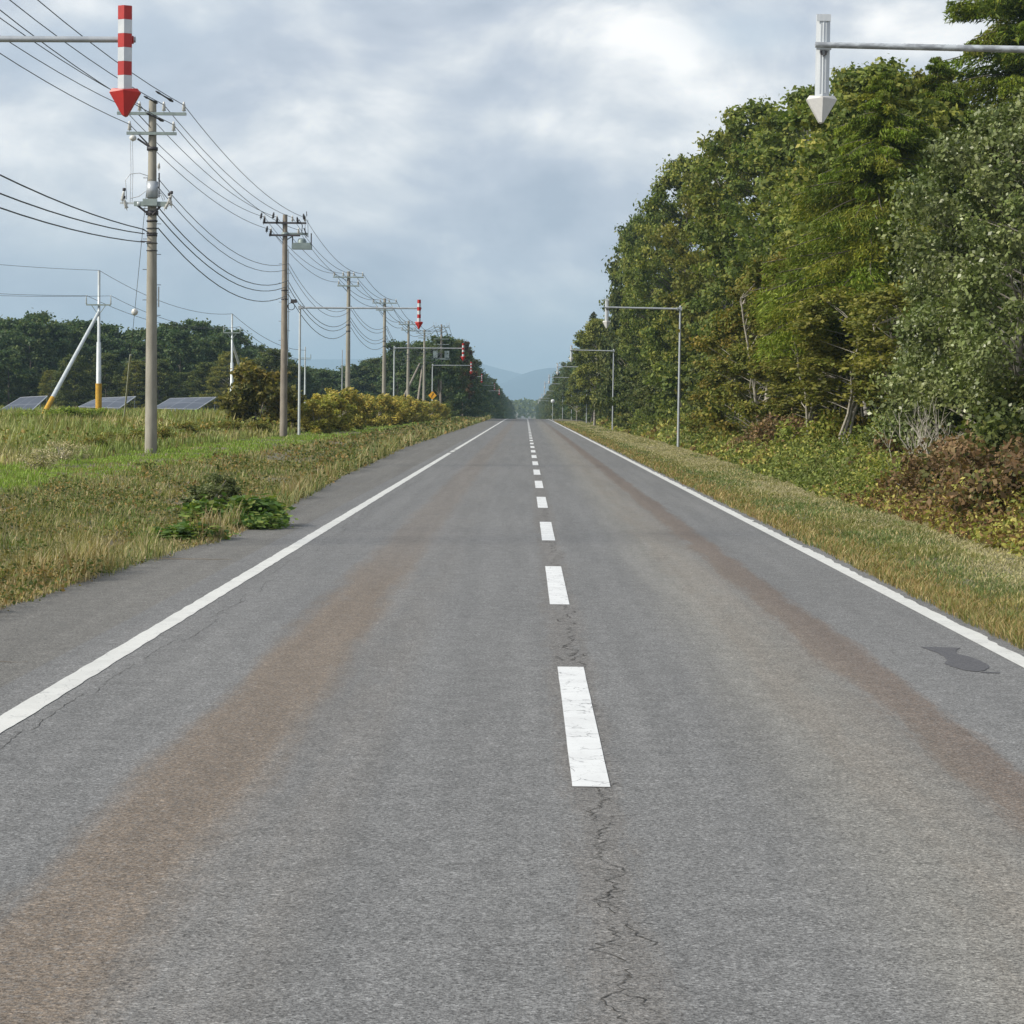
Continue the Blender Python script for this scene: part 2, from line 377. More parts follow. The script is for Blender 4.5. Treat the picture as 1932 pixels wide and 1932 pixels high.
# ------------------------------------------------------------------ ground, road, markings
ys = np.unique(np.concatenate([np.arange(-30, 130, 1.0), np.arange(130, 420, 4.0), np.arange(420, 1600, 20.0), np.array([1600, 1800, 2100, 2600, 3400, 4800, 7000, 10000, 14500])]))
def sheet(name, xs, ys, zf, mat):
    X, Y = np.meshgrid(xs, ys); Z = zf(X, Y); nx = len(xs); ny = len(ys)
    V = np.stack([X.ravel(), Y.ravel(), Z.ravel()], 1)
    i = (np.arange(ny - 1)[:, None] * nx + np.arange(nx - 1)[None, :]).ravel()
    me = fast_mesh(name, V, np.stack([i, i + 1, i + nx + 1, i + nx], 1), mat, smooth=True)
    return link(name, me)
gx = np.unique(np.concatenate([np.array([-9000, -5000, -2500, -1200, -600, -350, -220, -150, -110, -80, -60]), np.arange(-50, -12, 2.0), np.arange(-12, 12, .4), np.arange(12, 50, 2.0), np.array([60, 80, 110, 150, 220, 350, 600, 1200, 2500, 5000, 9000])]))
tagp(sheet('ground', gx, ys, gz, MT['ground']), kind='structure')
LX, RX, CX = [0.0] * 3
def line_x(pts, z=0.0): return sum(on_ground(*p, z).x for p in pts) / len(pts)
LX = line_x([(0, 1375), (290, 1195), (580, 1015)]); RX = line_x([(1932, 1250), (1530, 1045), (1300, 927)])
CX = line_x([(1112, 1487), (1076, 1259), (1050, 1105), (1023, 946)])
print('LINES', LX, CX, RX)
def rr(x, s, a=.12): return a * (fbm(x * .9, x * 0 + s, s) - .5)
ER = RX + .34
def edgeL(y):
    y = np.asarray(y, float)
    return np.interp(y, [0, 17, 20, 26, 31, 35, 40, 56, 70, 94, 140], [-4.75, -4.7, -4.65, -4.38, -4.1, -3.95, -4.35, -4.7, -4.9, -5.3, -5.3]) + .22 * (fbm(y * .45, y * 0, 31, 4) - .5)
def road_sheet():
    y2 = ys[ys <= 2600]
    # asphalt with a ragged edge on both sides
    yy = np.unique(np.concatenate([y2, np.arange(5, 130, .25)]))
    cols = [edgeL(yy) - .10 + rr(yy * 6, 3, .25), np.full_like(yy, -3.3), np.full_like(yy, 0.), np.full_like(yy, 3.), ER + rr(yy, 8, .14)]
    V = []; nx = len(cols)
    Z = np.interp(yy, ys, dip(ys))
    for c in cols: V.append(np.stack([c, yy, Z + .004], 1))
    V = np.stack(V, 1).reshape(-1, 3)
    i = (np.arange(len(yy) - 1)[:, None] * nx + np.arange(nx - 1)[None, :]).ravel()
    me = fast_mesh('road', V, np.stack([i, i + 1, i + nx + 1, i + nx], 1), MT['road'], smooth=True)
    tagp(link('road', me), kind='structure')
road_sheet()
def strip(name, segs, mat, step=.5, ragged=0.0, side=0):
    V = []; Q = []
    for (xc, w, y0, y1) in segs:
        n = max(2, int((y1 - y0) / (step if y1 < 200 else 4)) + 1)
        y = np.linspace(y0, y1, n); z = np.interp(y, ys, dip(ys)) + .008
        rl = ragged * (fbm(y * 3, y * 0 + xc, 12, 4) - .5) * (side <= 0); rrr = ragged * (fbm(y * 3, y * 0 + xc + 9, 18, 4) - .5) * (side >= 0)
        b = len(V)
        for k in range(n):
            V.append((xc - w / 2 + rl[k], y[k], z[k])); V.append((xc + w / 2 + rrr[k], y[k], z[k]))
        for k in range(n - 1): Q.append((b + 2 * k, b + 2 * k + 1, b + 2 * k + 3, b + 2 * k + 2))
    return tagp(link(name, fast_mesh(name, V, Q, mat)), kind='structure')
LW = .165
left_segs = [(LX, LW, 3, 88), (LX, LW, 89.5, 93), (LX, LW, 94.2, 150), (LX, LW, 150, 900)]
strip('left_edge_line', left_segs, MT['paint_edge'], .06, .022)
strip('right_edge_line', [(RX, LW, 3, 150), (RX, LW, 150, 900)], MT['paint_edge'], .05, .10, 1)
d0 = on_ground(1112, 1487).y; d1 = on_ground(1076, 1259).y
print('DASH', d0, d1)
strip('centre_line_dashes', [(CX, .185, d0 + 10.0 * k - 0.0, d0 + 10.0 * k + 5.0) for k in range(0, 75)], MT['paint'], .2, .006)
# cracks: thin jagged strips lying on the asphalt
def cracks():
    rng = random.Random(4); V = []; Q = []
    def crack(pts, w):
        b = len(V)
        for i, (x, y) in enumerate(pts):
            ww = w * (0.25 + rng.random()) * (0.15 if i in (0, len(pts) - 1) else 1)
            j = max(0, i - 1); k = min(len(pts) - 1, i + 1)
            tx, ty = pts[k][0] - pts[j][0], pts[k][1] - pts[j][1]; L = math.hypot(tx, ty) + 1e-6
            V.append((x - ty / L * ww, y + tx / L * ww, .0065)); V.append((x + ty / L * ww, y - tx / L * ww, .0065))
            if i: Q.append((b + 2 * i - 2, b + 2 * i, b + 2 * i + 1, b + 2 * i - 1))
    # meandering crack along the joint under the centre line
    y = 6.6
    while y < 40:
        L = rng.uniform(.25, .9); x = CX + .02 + rng.uniform(-.05, .08); pts = []; yy = y
        zg = 1
        while yy < y + L:
            pts.append((x, yy)); yy += rng.uniform(.008, .05); zg = -zg if rng.random() < .6 else zg; x += zg * rng.uniform(.004, .035)
            x += (CX + .03 - x) * .06
        if len(pts) > 2: crack(pts, .0029 if y < 15 else .004)
        if rng.random() < .6 and len(pts) > 4:
            q = rng.choice(pts[1:-1]); s = rng.choice((-1, 1)); br = [q]
            for i in range(rng.randint(2, 5)): br.append((br[-1][0] + s * rng.uniform(.02, .06), br[-1][1] + rng.uniform(-.05, .05)))
            crack(br, .0025)
        y += L * .8 + rng.uniform(-.3, .3)
    # faint cross cracks
    for k in range(26):
        yy = rng.uniform(6.8, 34); x = CX + rng.uniform(-1.0, .1); br = [(x, yy)]
        for i in range(rng.randint(5, 14)): br.append((br[-1][0] + rng.uniform(.04, .1), br[-1][1] + rng.uniform(-.03, .03)))
        crack(br, .0013)
    # crack following the left edge line
    y = 9.5
    while y < 60:
        L = rng.uniform(.6, 2.2); x = LX + .26 + rng.uniform(-.08, .12); pts = []; yy = y
        while yy < y + L:
            pts.append((x, yy)); yy += rng.uniform(.03, .11); x += rng.uniform(-.014, .014)
        if len(pts) > 2: crack(pts, .0022)
        y += L * .9 + rng.uniform(-.2, .35)
    tagp(link('road_cracks', fast_mesh('road_cracks', V, Q, MT['crack'])), kind='structure')
cracks()
# dark patch with a pointed end, laid on the right lane
pp = [on_ground(x, y) for x, y in ((1735.8, 1221.7), (1770, 1221.6), (1809.8, 1224.4), (1802, 1229), (1804.6, 1234.4), (1830, 1240), (1854.8, 1249), (1865.4, 1256), (1865.4, 1261.8), (1854.8, 1267.8), (1836, 1268), (1817.8, 1266), (1797, 1260), (1783.3, 1253), (1788.7, 1247), (1783, 1241), (1766, 1233))]
mb = MB(); mb.add([(p.x + .012 * math.sin(i * 7.1), p.y + .03 * math.sin(i * 4.3), .0075) for i, p in enumerate(pp)], [list(range(len(pp)))[::-1]])
tl = [on_ground(x, y) for x, y in ((1850, 1269.5), (1886.5, 1270), (1886.5, 1272), (1850, 1271))]
mb.add([(p.x, p.y, .0075) for p in tl], [[3, 2, 1, 0]])
tagp(mb.build('tar_patch', MT['patch']), 'small dark patch with a pointed end on the asphalt inside the right edge line', 'patch')
# joints across the left shoulder
for k, (a, b, w) in enumerate((((470, 1068), (662, 1066), .05), ((800, 985), (925, 986), .04), ((560, 1045), (650, 1040), .02))):
    pass
mb = MB()
for k, (yy, x0, x1, w) in enumerate(((26.2, -4.6, -3.45, .10), (33.9, -4.6, -3.4, .09), (41.0, -4.7, -3.5, .04), (15.6, -4.5, -3.5, .03), (52.0, -4.7, -3.5, .05))):
    pts = [(x0 + (x1 - x0) * i / 14, yy + .03 * math.sin(i * 2.1 + k)) for i in range(15)]
    V = []
    for i, (x, y) in enumerate(pts):
        ww = w * (1.2 - i / 14) * (.5 + .5 * abs(math.sin(i * 1.7 + k))); V += [(x, y - ww, .0065), (x, y + ww, .0065)]
    mb.add(V, [(2 * i, 2 * i + 2, 2 * i + 3, 2 * i + 1) for i in range(14)])
tagp(mb.build('shoulder_joint_soil', MT['seam_soil']), kind='structure')

# mountains
def ridge(name, prof, D, depth, seed):
    """prof: (photo x, photo y) crest points; real hills D metres away"""
    xs_ = np.linspace(prof[0][0], prof[-1][0], 160); yt = np.interp(xs_, [p[0] for p in prof], [p[1] for p in prof])
    V = []; rows = 14
    for r in range(rows + 1):
        t = r / rows                                  # 0 near foot, .5 crest, 1 far foot
        h = math.sin(math.pi * t) ** 1.2
        for k in range(len(xs_)):
            p = at(xs_[k], yt[k], D)
            jit = (float(fbm(np.array([k * .14]), np.array([r * .5]), seed, 4)[0]) - .5) * 60 * (h if r != rows // 2 else .06)
            V.append((p.x + (t - .5) * 40, D + (t - .5) * depth, -8 + (p.z + 8) * h + jit))
    nx = len(xs_)
    Q = [(r * nx + k, r * nx + k + 1, (r + 1) * nx + k + 1, (r + 1) * nx + k) for r in range(rows) for k in range(nx - 1)]
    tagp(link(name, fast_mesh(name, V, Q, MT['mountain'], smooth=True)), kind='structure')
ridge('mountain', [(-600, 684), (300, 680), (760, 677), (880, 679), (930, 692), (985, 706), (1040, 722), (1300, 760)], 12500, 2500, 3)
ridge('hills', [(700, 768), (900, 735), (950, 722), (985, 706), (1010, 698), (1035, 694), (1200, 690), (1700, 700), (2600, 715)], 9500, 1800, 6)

# ------------------------------------------------------------------ foliage tools
def unit(v): return v / (np.linalg.norm(v, axis=1, keepdims=True) + 1e-9)
def leaf_quads(P, size, rng, up=.7, out=None, aspect=1.5, hang=None):
    n = len(P); nrm = rng.normal(size=(n, 3)); nrm[:, 2] += up
    if out is not None: nrm += out
    nrm = unit(nrm); a = unit(np.cross(nrm, rng.normal(size=(n, 3)))); 
    if hang is not None:
        a = unit(a * .5 + hang); 
    b = unit(np.cross(nrm, a)); s = (size * rng.uniform(.5, 1.45, n))[:, None]
    V = np.empty((n, 4, 3)); V[:, 0] = P - a * s * aspect / 2; V[:, 1] = P - b * s / 2 + a * s * .1; V[:, 2] = P + a * s * aspect / 2; V[:, 3] = P + b * s / 2 + a * s * .1
    return V.reshape(-1, 3), np.arange(4 * n).reshape(-1, 4)
def palette(rng, cid, n, pal, jit=.25, clump=.25, mix=.35):
    """colour per leaf: each clump leans to one colour of the palette, each leaf varies"""
    pal = np.array([p[:3] for p in pal], float); w = np.ones(len(pal)) / len(pal)
    k = int(cid.max()) + 1
    cc = pal[rng.choice(len(pal), k, p=w)] * rng.uniform(1 - clump, 1 + clump, (k, 1))
    own = pal[rng.choice(len(pal), n, p=w)]
    m = (rng.random(n) < mix)[:, None]
    c = np.where(m, own, cc[cid]) * rng.uniform(1 - jit, 1 + jit, (n, 1))
    return np.clip(c, .004, 1)
PG = {'green': [(.060, .080, .022), (.078, .098, .026), (.048, .070, .020), (.098, .108, .028)],
      'dark': [(.036, .050, .018), (.046, .060, .020), (.030, .042, .018), (.056, .064, .022)],
      'deep': [(.020, .036, .018), (.026, .042, .020), (.034, .046, .020)],
      'olive': [(.068, .076, .020), (.085, .085, .022), (.058, .070, .018), (.10, .10, .026)],
      'larch': [(.075, .115, .014), (.095, .125, .016), (.060, .090, .012), (.11, .12, .018)],
      'silver': [(.085, .110, .045), (.065, .090, .034), (.105, .125, .060), (.055, .070, .028)],
      'autumn': [(.085, .085, .020), (.065, .078, .020), (.10, .082, .020), (.06, .072, .019)],
      'gold': [(.195, .160, .045), (.17, .155, .048), (.135, .140, .040), (.21, .185, .062), (.09, .105, .032)],
      'brown': [(.072, .047, .030), (.095, .064, .042), (.048, .034, .022), (.13, .098, .065), (.05, .055, .024)],
      'red': [(.045, .022, .014), (.04, .026, .015), (.04, .032, .016)],
      'bright': [(.075, .11, .02), (.095, .125, .026), (.06, .09, .02)],
      'yellowgreen': [(.14, .15, .040), (.105, .125, .034), (.155, .15, .048), (.08, .105, .028)]}
def tree_data(seed, H, R, base=.3, nclump=90, nleaf=9000, leaf=.25, pal='green', rc=.95, shape='round', trunk_r=.16, bark='bark', lean=0.0, mat='leaf', up=.7, limbs=.5, fork=False, flat=.62, hollow=.35):
    rng = np.random.default_rng(seed); rnd = random.Random(seed)
    t = base + (1 - base) * rng.random(nclump) ** .85; s = (t - base) / (1 - base)
    if shape == 'round': prof = np.sqrt(np.clip(1 - (2 * s - .85) ** 2 / 1.6, .03, 1)) * (1 - .35 * s ** 4)
    elif shape == 'cone': prof = (1 - s) ** .8 + .06
    elif shape == 'column': prof = np.sqrt(np.clip(1 - (2 * s - .9) ** 4, .05, 1)) * .9
    else: prof = np.sqrt(np.clip(s + .15, 0, 1)) * np.sqrt(np.clip(1.1 - s ** 3, .05, 1))
    ang = rng.random(nclump) * 2 * math.pi
    lob = 1 + .28 * np.sin(ang * 2 + rng.random() * 6 + s * 4) + .18 * np.sin(ang * 3 + rng.random() * 6 - s * 5)
    rad = R * prof * lob * np.sqrt(hollow + (1 - hollow) * rng.random(nclump))
    C = np.stack([rad * np.cos(ang) + lean * s * H, rad * np.sin(ang), t * H - .15 * rad], 1)
    cid = rng.integers(0, nclump, nleaf)
    rs = rc * rng.uniform(.55, 1.15, nclump)
    off = unit(rng.normal(size=(nleaf, 3))) * (rng.random((nleaf, 1)) ** .62) * rs[cid][:, None]; off[:, 2] *= flat
    cdir = unit(np.stack([np.cos(ang), np.sin(ang), .15 + .5 * s], 1)); sp_ = rng.uniform(.2, 1.1, nclump) * rc
    off = off + cdir[cid] * ((rng.random((nleaf, 1)) ** 1.6) * sp_[cid][:, None] - .2 * rc)
    off = off * np.where(rng.random((nleaf, 1)) < .06, 1.45, 1.0)
    P = C[cid] + off
    keep = P[:, 2] > .05; P = P[keep]; cid = cid[keep]; off = off[keep]
    V, Q = leaf_quads(P, leaf, rng, up, unit(off) * .6)
    crown = fast_mesh('crown', V, Q, MT[mat], palette(rng, cid, len(P), PG[pal] if isinstance(pal, str) else pal))
    mb = MB(); n = 7; top = H * (.80 if shape != 'cone' else .97)
    if fork:
        stems = [(rnd.uniform(0, 6.28), rnd.uniform(.12, .3)) for _ in range(3)]
    else: stems = [(0, 0)]
    axis = []
    for a_, ln in stems:
        pts = [Vector((lean * H * i / n + ln * top * (i / n) * math.cos(a_) + rnd.uniform(-.012, .012) * H * (i > 0), ln * top * (i / n) * math.sin(a_) + rnd.uniform(-.012, .012) * H * (i > 0), top * i / n)) for i in range(n + 1)]
        mb.tube(pts, [trunk_r * (1.25 if i == 0 else 1) * (1 - .85 * i / n) + .012 for i in range(n + 1)], 7)
        axis.append(pts)
    order = rng.permutation(nclump)[:int(nclump * limbs)]
    for k in order:
        pts = axis[rnd.randrange(len(axis))]; c = Vector(C[k])
        zz = max(base * H * .8, c.z - .5 * math.hypot(c.x, c.y) - .2); f = min(zz / top, .99) * n; i = int(f)
        s0 = pts[i].lerp(pts[min(i + 1, n)], f - i)
        mid = s0.lerp(c, .5) + Vector((rnd.uniform(-.2, .2), rnd.uniform(-.2, .2), rnd.uniform(0, .25))) * R * .2
        r0 = trunk_r * .34 * (1 - zz / H) + .014
        mb.tube([s0, mid, c], [r0, r0 * .6, .008], 5, cap=False)
    me = bpy.data.meshes.new('trunk'); me.from_pydata(mb.v, [], mb.f); me.materials.append(MT[bark])
    me.polygons.foreach_set('use_smooth', [True] * len(me.polygons))
    return me, crown
def larch_data(seed, H, R, base=.15, nb=120, per=300, L=.34, pal='larch', droop=.5, trunk_r=.16):
    rng = np.random.default_rng(seed); rnd = random.Random(seed)
    mb = MB(); n = 8
    pts = [Vector((rnd.uniform(-.01, .01) * H, rnd.uniform(-.01, .01) * H, H * i / n)) for i in range(n + 1)]
    mb.tube(pts, [trunk_r * (1 - .93 * i / n) for i in range(n + 1)], 7)
    PP = []; DD = []; CI = []
    for k in range(nb):
        t = base + (1 - base) * (k + rnd.random()) / nb; s = (t - base) / (1 - base)
        z = t * H; a_ = rnd.random() * 6.283; ln = R * ((1 - s) ** .75 + .05) * rnd.uniform(.6, 1.15) * (1 if s > .12 else .75)
        m = 6; bp = []
        rise = rnd.uniform(.05, .35)
        for i in range(m + 1):
            u = i / m; r = ln * u
            bp.append(Vector((r * math.cos(a_ + .15 * u), r * math.sin(a_ + .15 * u), z + ln * (rise * u - droop * u * u * .9 + .12 * u ** 4))))
        mb.tube(bp, [.012 + .03 * (1 - s) * (1 - i / m) for i in range(m + 1)], 4, cap=False)
        B = np.array([tuple(p) for p in bp]); cnt = int(per * (.25 + ln / R))
        u = rng.random(cnt) ** .7 * m; i = np.minimum(u.astype(int), m - 1); f = (u - i)[:, None]
        P = B[i] * (1 - f) + B[i + 1] * f
        bd = unit(B[i + 1] - B[i]); side = unit(np.cross(bd, np.array([[0, 0, 1.]])))
        sg = rng.uniform(-1, 1, (cnt, 1)); w = ln * .30 * (1 - .55 * (u / m)[:, None])
        P = P + side * sg * w + np.array([[0, 0, -1.]]) * (rng.random((cnt, 1)) ** 1.5 * .55 * ln * .35 + np.abs(sg) * w * .35)
        PP.append(P); DD.append(unit(bd * .8 + side * sg * .8 + np.array([[0, 0, -.55]]) + rng.normal(size=(cnt, 3)) * .6)); CI.append(np.full(cnt, k))
    P = np.concatenate(PP); D = np.concatenate(DD); cid = np.concatenate(CI); nn = len(P)
    b = unit(np.cross(D, rng.normal(size=(nn, 3)))); s = (L * rng.uniform(.6, 1.3, nn))[:, None]
    V = np.empty((nn, 4, 3)); V[:, 0] = P - D * s / 2; V[:, 1] = P - b * s * .11; V[:, 2] = P + D * s / 2; V[:, 3] = P + b * s * .11
    crown = fast_mesh('crown', V.reshape(-1, 3), np.arange(4 * nn).reshape(-1, 4), MT['needle'], palette(rng, cid, nn, PG[pal], .3, .3))
    me = bpy.data.meshes.new('trunk'); me.from_pydata(mb.v, [], mb.f); me.materials.append(MT['bark'])
    return me, crown
PROTO = {}
def plant(name, key, x, y, s, rz, label, cat, group=None, z=None, parts=('trunk', 'crown'), sink=.05):
    tm, cm = PROTO[key]
    o = empty(name, (x, y, (gzf(x, y) if z is None else z) - sink), rz, 1.0)
    if isinstance(s, (int, float)): s = (s, s, s)
    o.scale = s
    link(parts[0], tm, o); link(parts[1], cm, o)
    return tagp(o, label, cat, group)
rnd = random.Random(77)
# prototypes (unit scale = real height given here)
for i in range(3): PROTO['oak%d' % i] = tree_data(100 + i, 19, 4.6, .22, 300, 44000, .165, 'green', .80, 'round', .2, limbs=.3)
for i in range(2): PROTO['olive%d' % i] = tree_data(120 + i, 18, 4.2, .18, 280, 42000, .155, 'olive', .75, 'round', .18, 'birch', limbs=.3)
for i in range(3): PROTO['dark%d' % i] = tree_data(140 + i, 16, 4.4, .10, 190, 22000, .24, 'dark', 1.0, 'round', .2, limbs=.3)
for i in range(3): PROTO['deep%d' % i] = tree_data(160 + i, 14, 4.6, .04, 130, 14000, .30, 'deep', 1.25, 'round', .2, flat=.5, mat='woodleaf', limbs=.2)
PROTO['birch0'] = tree_data(181, 17, 3.2, .34, 170, 26000, .15, 'yellowgreen', .8, 'column', .13, 'birch')
PROTO['birch1'] = tree_data(182, 17, 3.4, .40, 170, 26000, .15, 'green', .8, 'column', .14, 'birch')
PROTO['pale'] = tree_data(185, 11, 2.5, .24, 150, 22000, .16, [(.085, .098, .028), (.07, .085, .024), (.10, .108, .032)], .62, 'column', .12, 'birch')
PROTO['autumn0'] = tree_data(190, 9, 2.7, .16, 170, 30000, .11, 'autumn', .6, 'round', .1, 'dead', fork=True)
PROTO['under0'] = tree_data(195, 5.5, 2.1, .10, 70, 9000, .17, 'green', .7, 'round', .06, 'dead', fork=True)
PROTO['under1'] = tree_data(196, 6.0, 2.2, .12, 70, 9000, .17, 'dark', .75, 'round', .06, 'dead', fork=True)
PROTO['near'] = tree_data(200, 9.0, 2.9, .16, 230, 78000, .068, 'silver', .62, 'round', .09, 'dead', fork=True, mat='glossy', up=.4)
PROTO['near1'] = tree_data(201, 7.5, 2.4, .10, 170, 52000, .068, 'silver', .6, 'round', .07, 'dead', fork=True, mat='glossy', up=.4)
PROTO['larch0'] = larch_data(210, 13.5, 4.6, .34, 210, 1150, .19, 'larch', .55)
PROTO['larch2'] = larch_data(214, 13.5, 4.2, .30, 200, 1050, .19, 'larch', .45)
PROTO['larch1'] = larch_data(211, 22, 5.0, .08, 280, 1000, .24, 'larch', .5, .2)
PROTO['larchd'] = larch_data(212, 19, 3.6, .15, 120, 200, .5, 'dark', .4, .2)

# ------------------------------------------------------------------ right-hand forest
def X_at(px, d): return at(px, 768, d).x
# (prototype, photo x of centre, photo y of top, distance, crown stretch, label)
front = [
 ('dark0', 1190, 415, 222, .62, 'dark green broadleaf tree at the left end of the tall right tree mass', 'tree'),
 ('oak0', 1228, 384, 198, .72, 'green broadleaf tree just behind the second right-hand silver arrow arm', 'tree'),
 ('oak1', 1292, 285, 170, .80, 'tall dark green oak with a jagged crown left of the highest forest edge', 'tree'),
 ('olive0', 1368, 232, 150, .85, 'tall olive tree whose top stands between the jagged oak and the silver arrow', 'tree'),
 ('oak2', 1432, 182, 132, .95, 'tall green tree seen just left below the large silver arrow head', 'tree'),
 ('birch1', 1520, 150, 118, 1.15, 'tall tree with a forked pale trunk behind the large silver arrow', 'tree'),
 ('oak0', 1612, 108, 106, .85, 'tall green tree whose crown rises just right of the large silver arrow shaft', 'tree'),
 ('olive1', 1715, 112, 100, .85, 'tall olive green tree under the middle of the nearest silver arm', 'tree'),
]
for key, px, ty, d, st, lab, cat in front:
    x = X_at(px, d); H = at(px, ty, d).z - gzf(x, d); h0 = {'dark': 16, 'oak': 19, 'oliv': 18, 'birc': 17}[key[:4] if key[:3] != 'oak' else 'oak'] * 1.03
    s = H / h0
    plant('broadleaf_tree' if key[:5] != 'birch' else 'birch_tree', key, x, d, (s * st, s * st, s), rnd.random() * 6, lab, cat)
plant('larch_tree', 'larch0', X_at(1655, 73), 73, (1.0, 1.0, .97), 2.2, 'yellow-green larch with drooping feathery boughs in the middle of the right forest', 'tree')
plant('larch_tree', 'larch2', X_at(1775, 80), 82, (1.0, 1.0, 1.12), 4.4, 'green larch with drooping boughs right behind the yellow-green larch', 'tree')
plant('larch_tree', 'larch1', X_at(1925, 88), 88, (1.25, 1.25, 1.22), 1.2, 'tallest dark larch cut off by the top right corner of the photo', 'tree')
plant('larch_tree', 'larch2', X_at(1540, 90), 90, (.62, .62, .80), 5.2, 'slim larch left of the yellow-green larch with drooping boughs', 'tree')
plant('alder_tree', 'near', X_at(1925, 48), 48, (1, 1, .98), 1.0, 'nearest tree with large silvery green leaves at the right edge of the photo', 'tree')
plant('alder_tree', 'near1', X_at(1815, 54), 54, (.75, .75, .82), 3.0, 'smaller silvery-leaved tree just left of the nearest tree', 'tree')
plant('small_tree', 'autumn0', X_at(1450, 92), 92, (.95, .95, .93), 1.0, 'small tree turning yellow at the forest edge right of the second silver arrow post', 'tree')
plant('small_tree', 'autumn0', X_at(1400, 108), 108, (.8, .8, .72), 3.7, 'low yellowing tree left of the larger yellow small tree', 'tree')
plant('birch_tree', 'pale', X_at(1122, 232), 232, (.95, .95, 1.0), 1.0, 'pale green free-standing birch behind the third right-hand silver arrow arm', 'tree')
plant('birch_tree', 'pale', X_at(1088, 300), 300, (.6, .6, .62), 2.0, 'dark-trunked slim birch just beyond the pale green birch', 'tree')
plant('fir_tree', 'larchd', X_at(1118, 270), 270, (.8, .8, .72), 1.0, 'dark pointed conifer peeking over the pale green birch', 'tree')
# white trunks at the forest edge
for px, d, ky, lab in ((1632, 80, 'birch1', 'birch with a bright white lower trunk below the drooping larch'), (1598, 92, 'birch0', 'leaning grey birch trunk left of the white-trunked birch'),
                   (1668, 86, 'birch1', 'birch with a broken white trunk right of the white-trunked birch')):
    plant('birch_tree', ky, X_at(px, d), d, (.9, .9, .85), rnd.random() * 6, lab, 'tree')
PROTO['slim'] = tree_data(240, 10, 1.9, .42, 80, 9000, .11, 'olive', .55, 'vase', .055, 'dead', fork=True)
for px, d, lab in ((1548, 74, 'thin leaning grey-stemmed tree left of the white birch trunks'), (1585, 70, 'slender multi-stemmed tree below the yellow-green larch'), (1650, 72, 'thin forked tree right of the white birch trunks'), (1690, 66, 'thin many-stemmed tree left of the nearest silvery tree'), (1430, 98, 'thin bare-stemmed tree below the small yellowing tree'), (1735, 62, 'thin stems half hidden by the smaller silvery tree'), (1510, 88, 'slender crooked tree just right of the small yellowing tree')):
    plant('slender_tree', 'slim', X_at(px, d), d, (1, 1, rnd.uniform(.46, .60)), rnd.random() * 6, lab, 'tree')
# second and third rows, and the long row that runs to the vanishing point
GR = 'trees of the right-hand roadside forest'
LB = 'broadleaf tree deep in the dense forest right of the road'
for r in range(2):
    d = 50.0 + r * 3
    while d < 250:
        x = 17.5 + r * 6.5 + rnd.uniform(-1.8, 1.8) - (1.0 if d > 150 else 0) - (1.0 if d > 190 else 0)
        key = rnd.choice(['oak0', 'oak1', 'oak2', 'dark0', 'dark1', 'olive0', 'dark2']); sc_ = rnd.uniform(.8, .98) * (.88 if d < 115 else 1.0)
        plant('broadleaf_tree', key, x, d, (sc_, sc_, sc_ * (.86 if d > 150 and r == 0 else .9)), rnd.random() * 6, LB, 'tree', GR)
        d += rnd.uniform(5.5, 8.0) * (1 + r * .25)
# filler of dark low understory right inside the edge, closing the view under the crowns
for i in range(46):
    d = 44 + i * 3.6 + rnd.uniform(-1, 1); x = 12.2 + rnd.uniform(-.8, 2.2) + (1.5 if d < 70 else 0) - (1.8 if d > 150 else 0)
    if 66 < d < 102: x += 4.0
    plant('understory_tree', rnd.choice(['under0', 'under1', 'under1']), x, d, rnd.uniform(.75, 1.15), rnd.random() * 6, 'small bushy tree in the dark understory at the right forest edge', 'tree', 'understory trees of the right forest')
for i in range(26):
    d = 60 + i * 5.6 + rnd.uniform(-1, 1); x = 21 + rnd.uniform(-2, 4)
    plant('understory_tree', 'deep%d' % rnd.randrange(3), x, d, (.7, .7, rnd.uniform(.42, .55)), rnd.random() * 6, 'dark bushy tree filling the interior of the right forest', 'tree', 'dark trees inside the right forest')
d = 245.0
while d < 1500:
    for r in range(2):
        if r and d > 500: continue
        x = (12.3 if d < 285 else 9.7) + r * 7 + rnd.uniform(-.6, 1.0); sc_ = rnd.uniform(.66, .82) * (1 if r == 0 else 1.05)
        plant('broadleaf_tree', rnd.choice(['dark0', 'dark1', 'dark2', 'deep1']), x, d, (sc_ * .8, sc_ * .8, sc_), rnd.random() * 6, 'dark tree in the long right-hand row towards the vanishing point', 'tree', 'far trees lining the right roadside')
    d += 8 if d < 400 else (14 if d < 700 else 30)
# ------------------------------------------------------------------ left-hand forest
sil = [(-80, 588), (0, 590), (60, 586), (100, 592), (150, 596), (200, 612), (250, 622), (300, 604), (345, 596), (390, 606), (430, 618), (480, 646), (530, 664), (570, 688), (640, 695), (690, 678), (750, 664), (785, 655), (812, 632), (845, 632), (872, 652), (890, 684), (910, 712)]
def sil_y(px): return float(np.interp(px, [s[0] for s in sil], [s[1] for s in sil]))
def ftree(px, d, ty, key, st, lab, group, nm='broadleaf_tree'):
    x = X_at(px, d); H = at(px, ty, d).z - gzf(x, d); h0 = {'deep': 14.4, 'dark': 16.5, 'oliv': 18.5, 'oak0': 19.5}.get(key[:4], 14.4)
    s = H / h0; plant(nm, key, x, d, (s * st, s * st, s), rnd.random() * 6, lab, 'tree', group)
for r in range(2):
    px = -60
    while px < 610:
        d = 300 + r * 16 + rnd.uniform(-6, 6)
        ftree(px, d, sil_y(px) + rnd.uniform(-3, 10) + (0 if r else rnd.uniform(5, 30)), 'deep%d' % rnd.randrange(3), 1.0, 'dark tree in the woods behind the solar panels left of the road', 'trees of the left-hand woods')
        px += rnd.uniform(34, 48)
px = -40
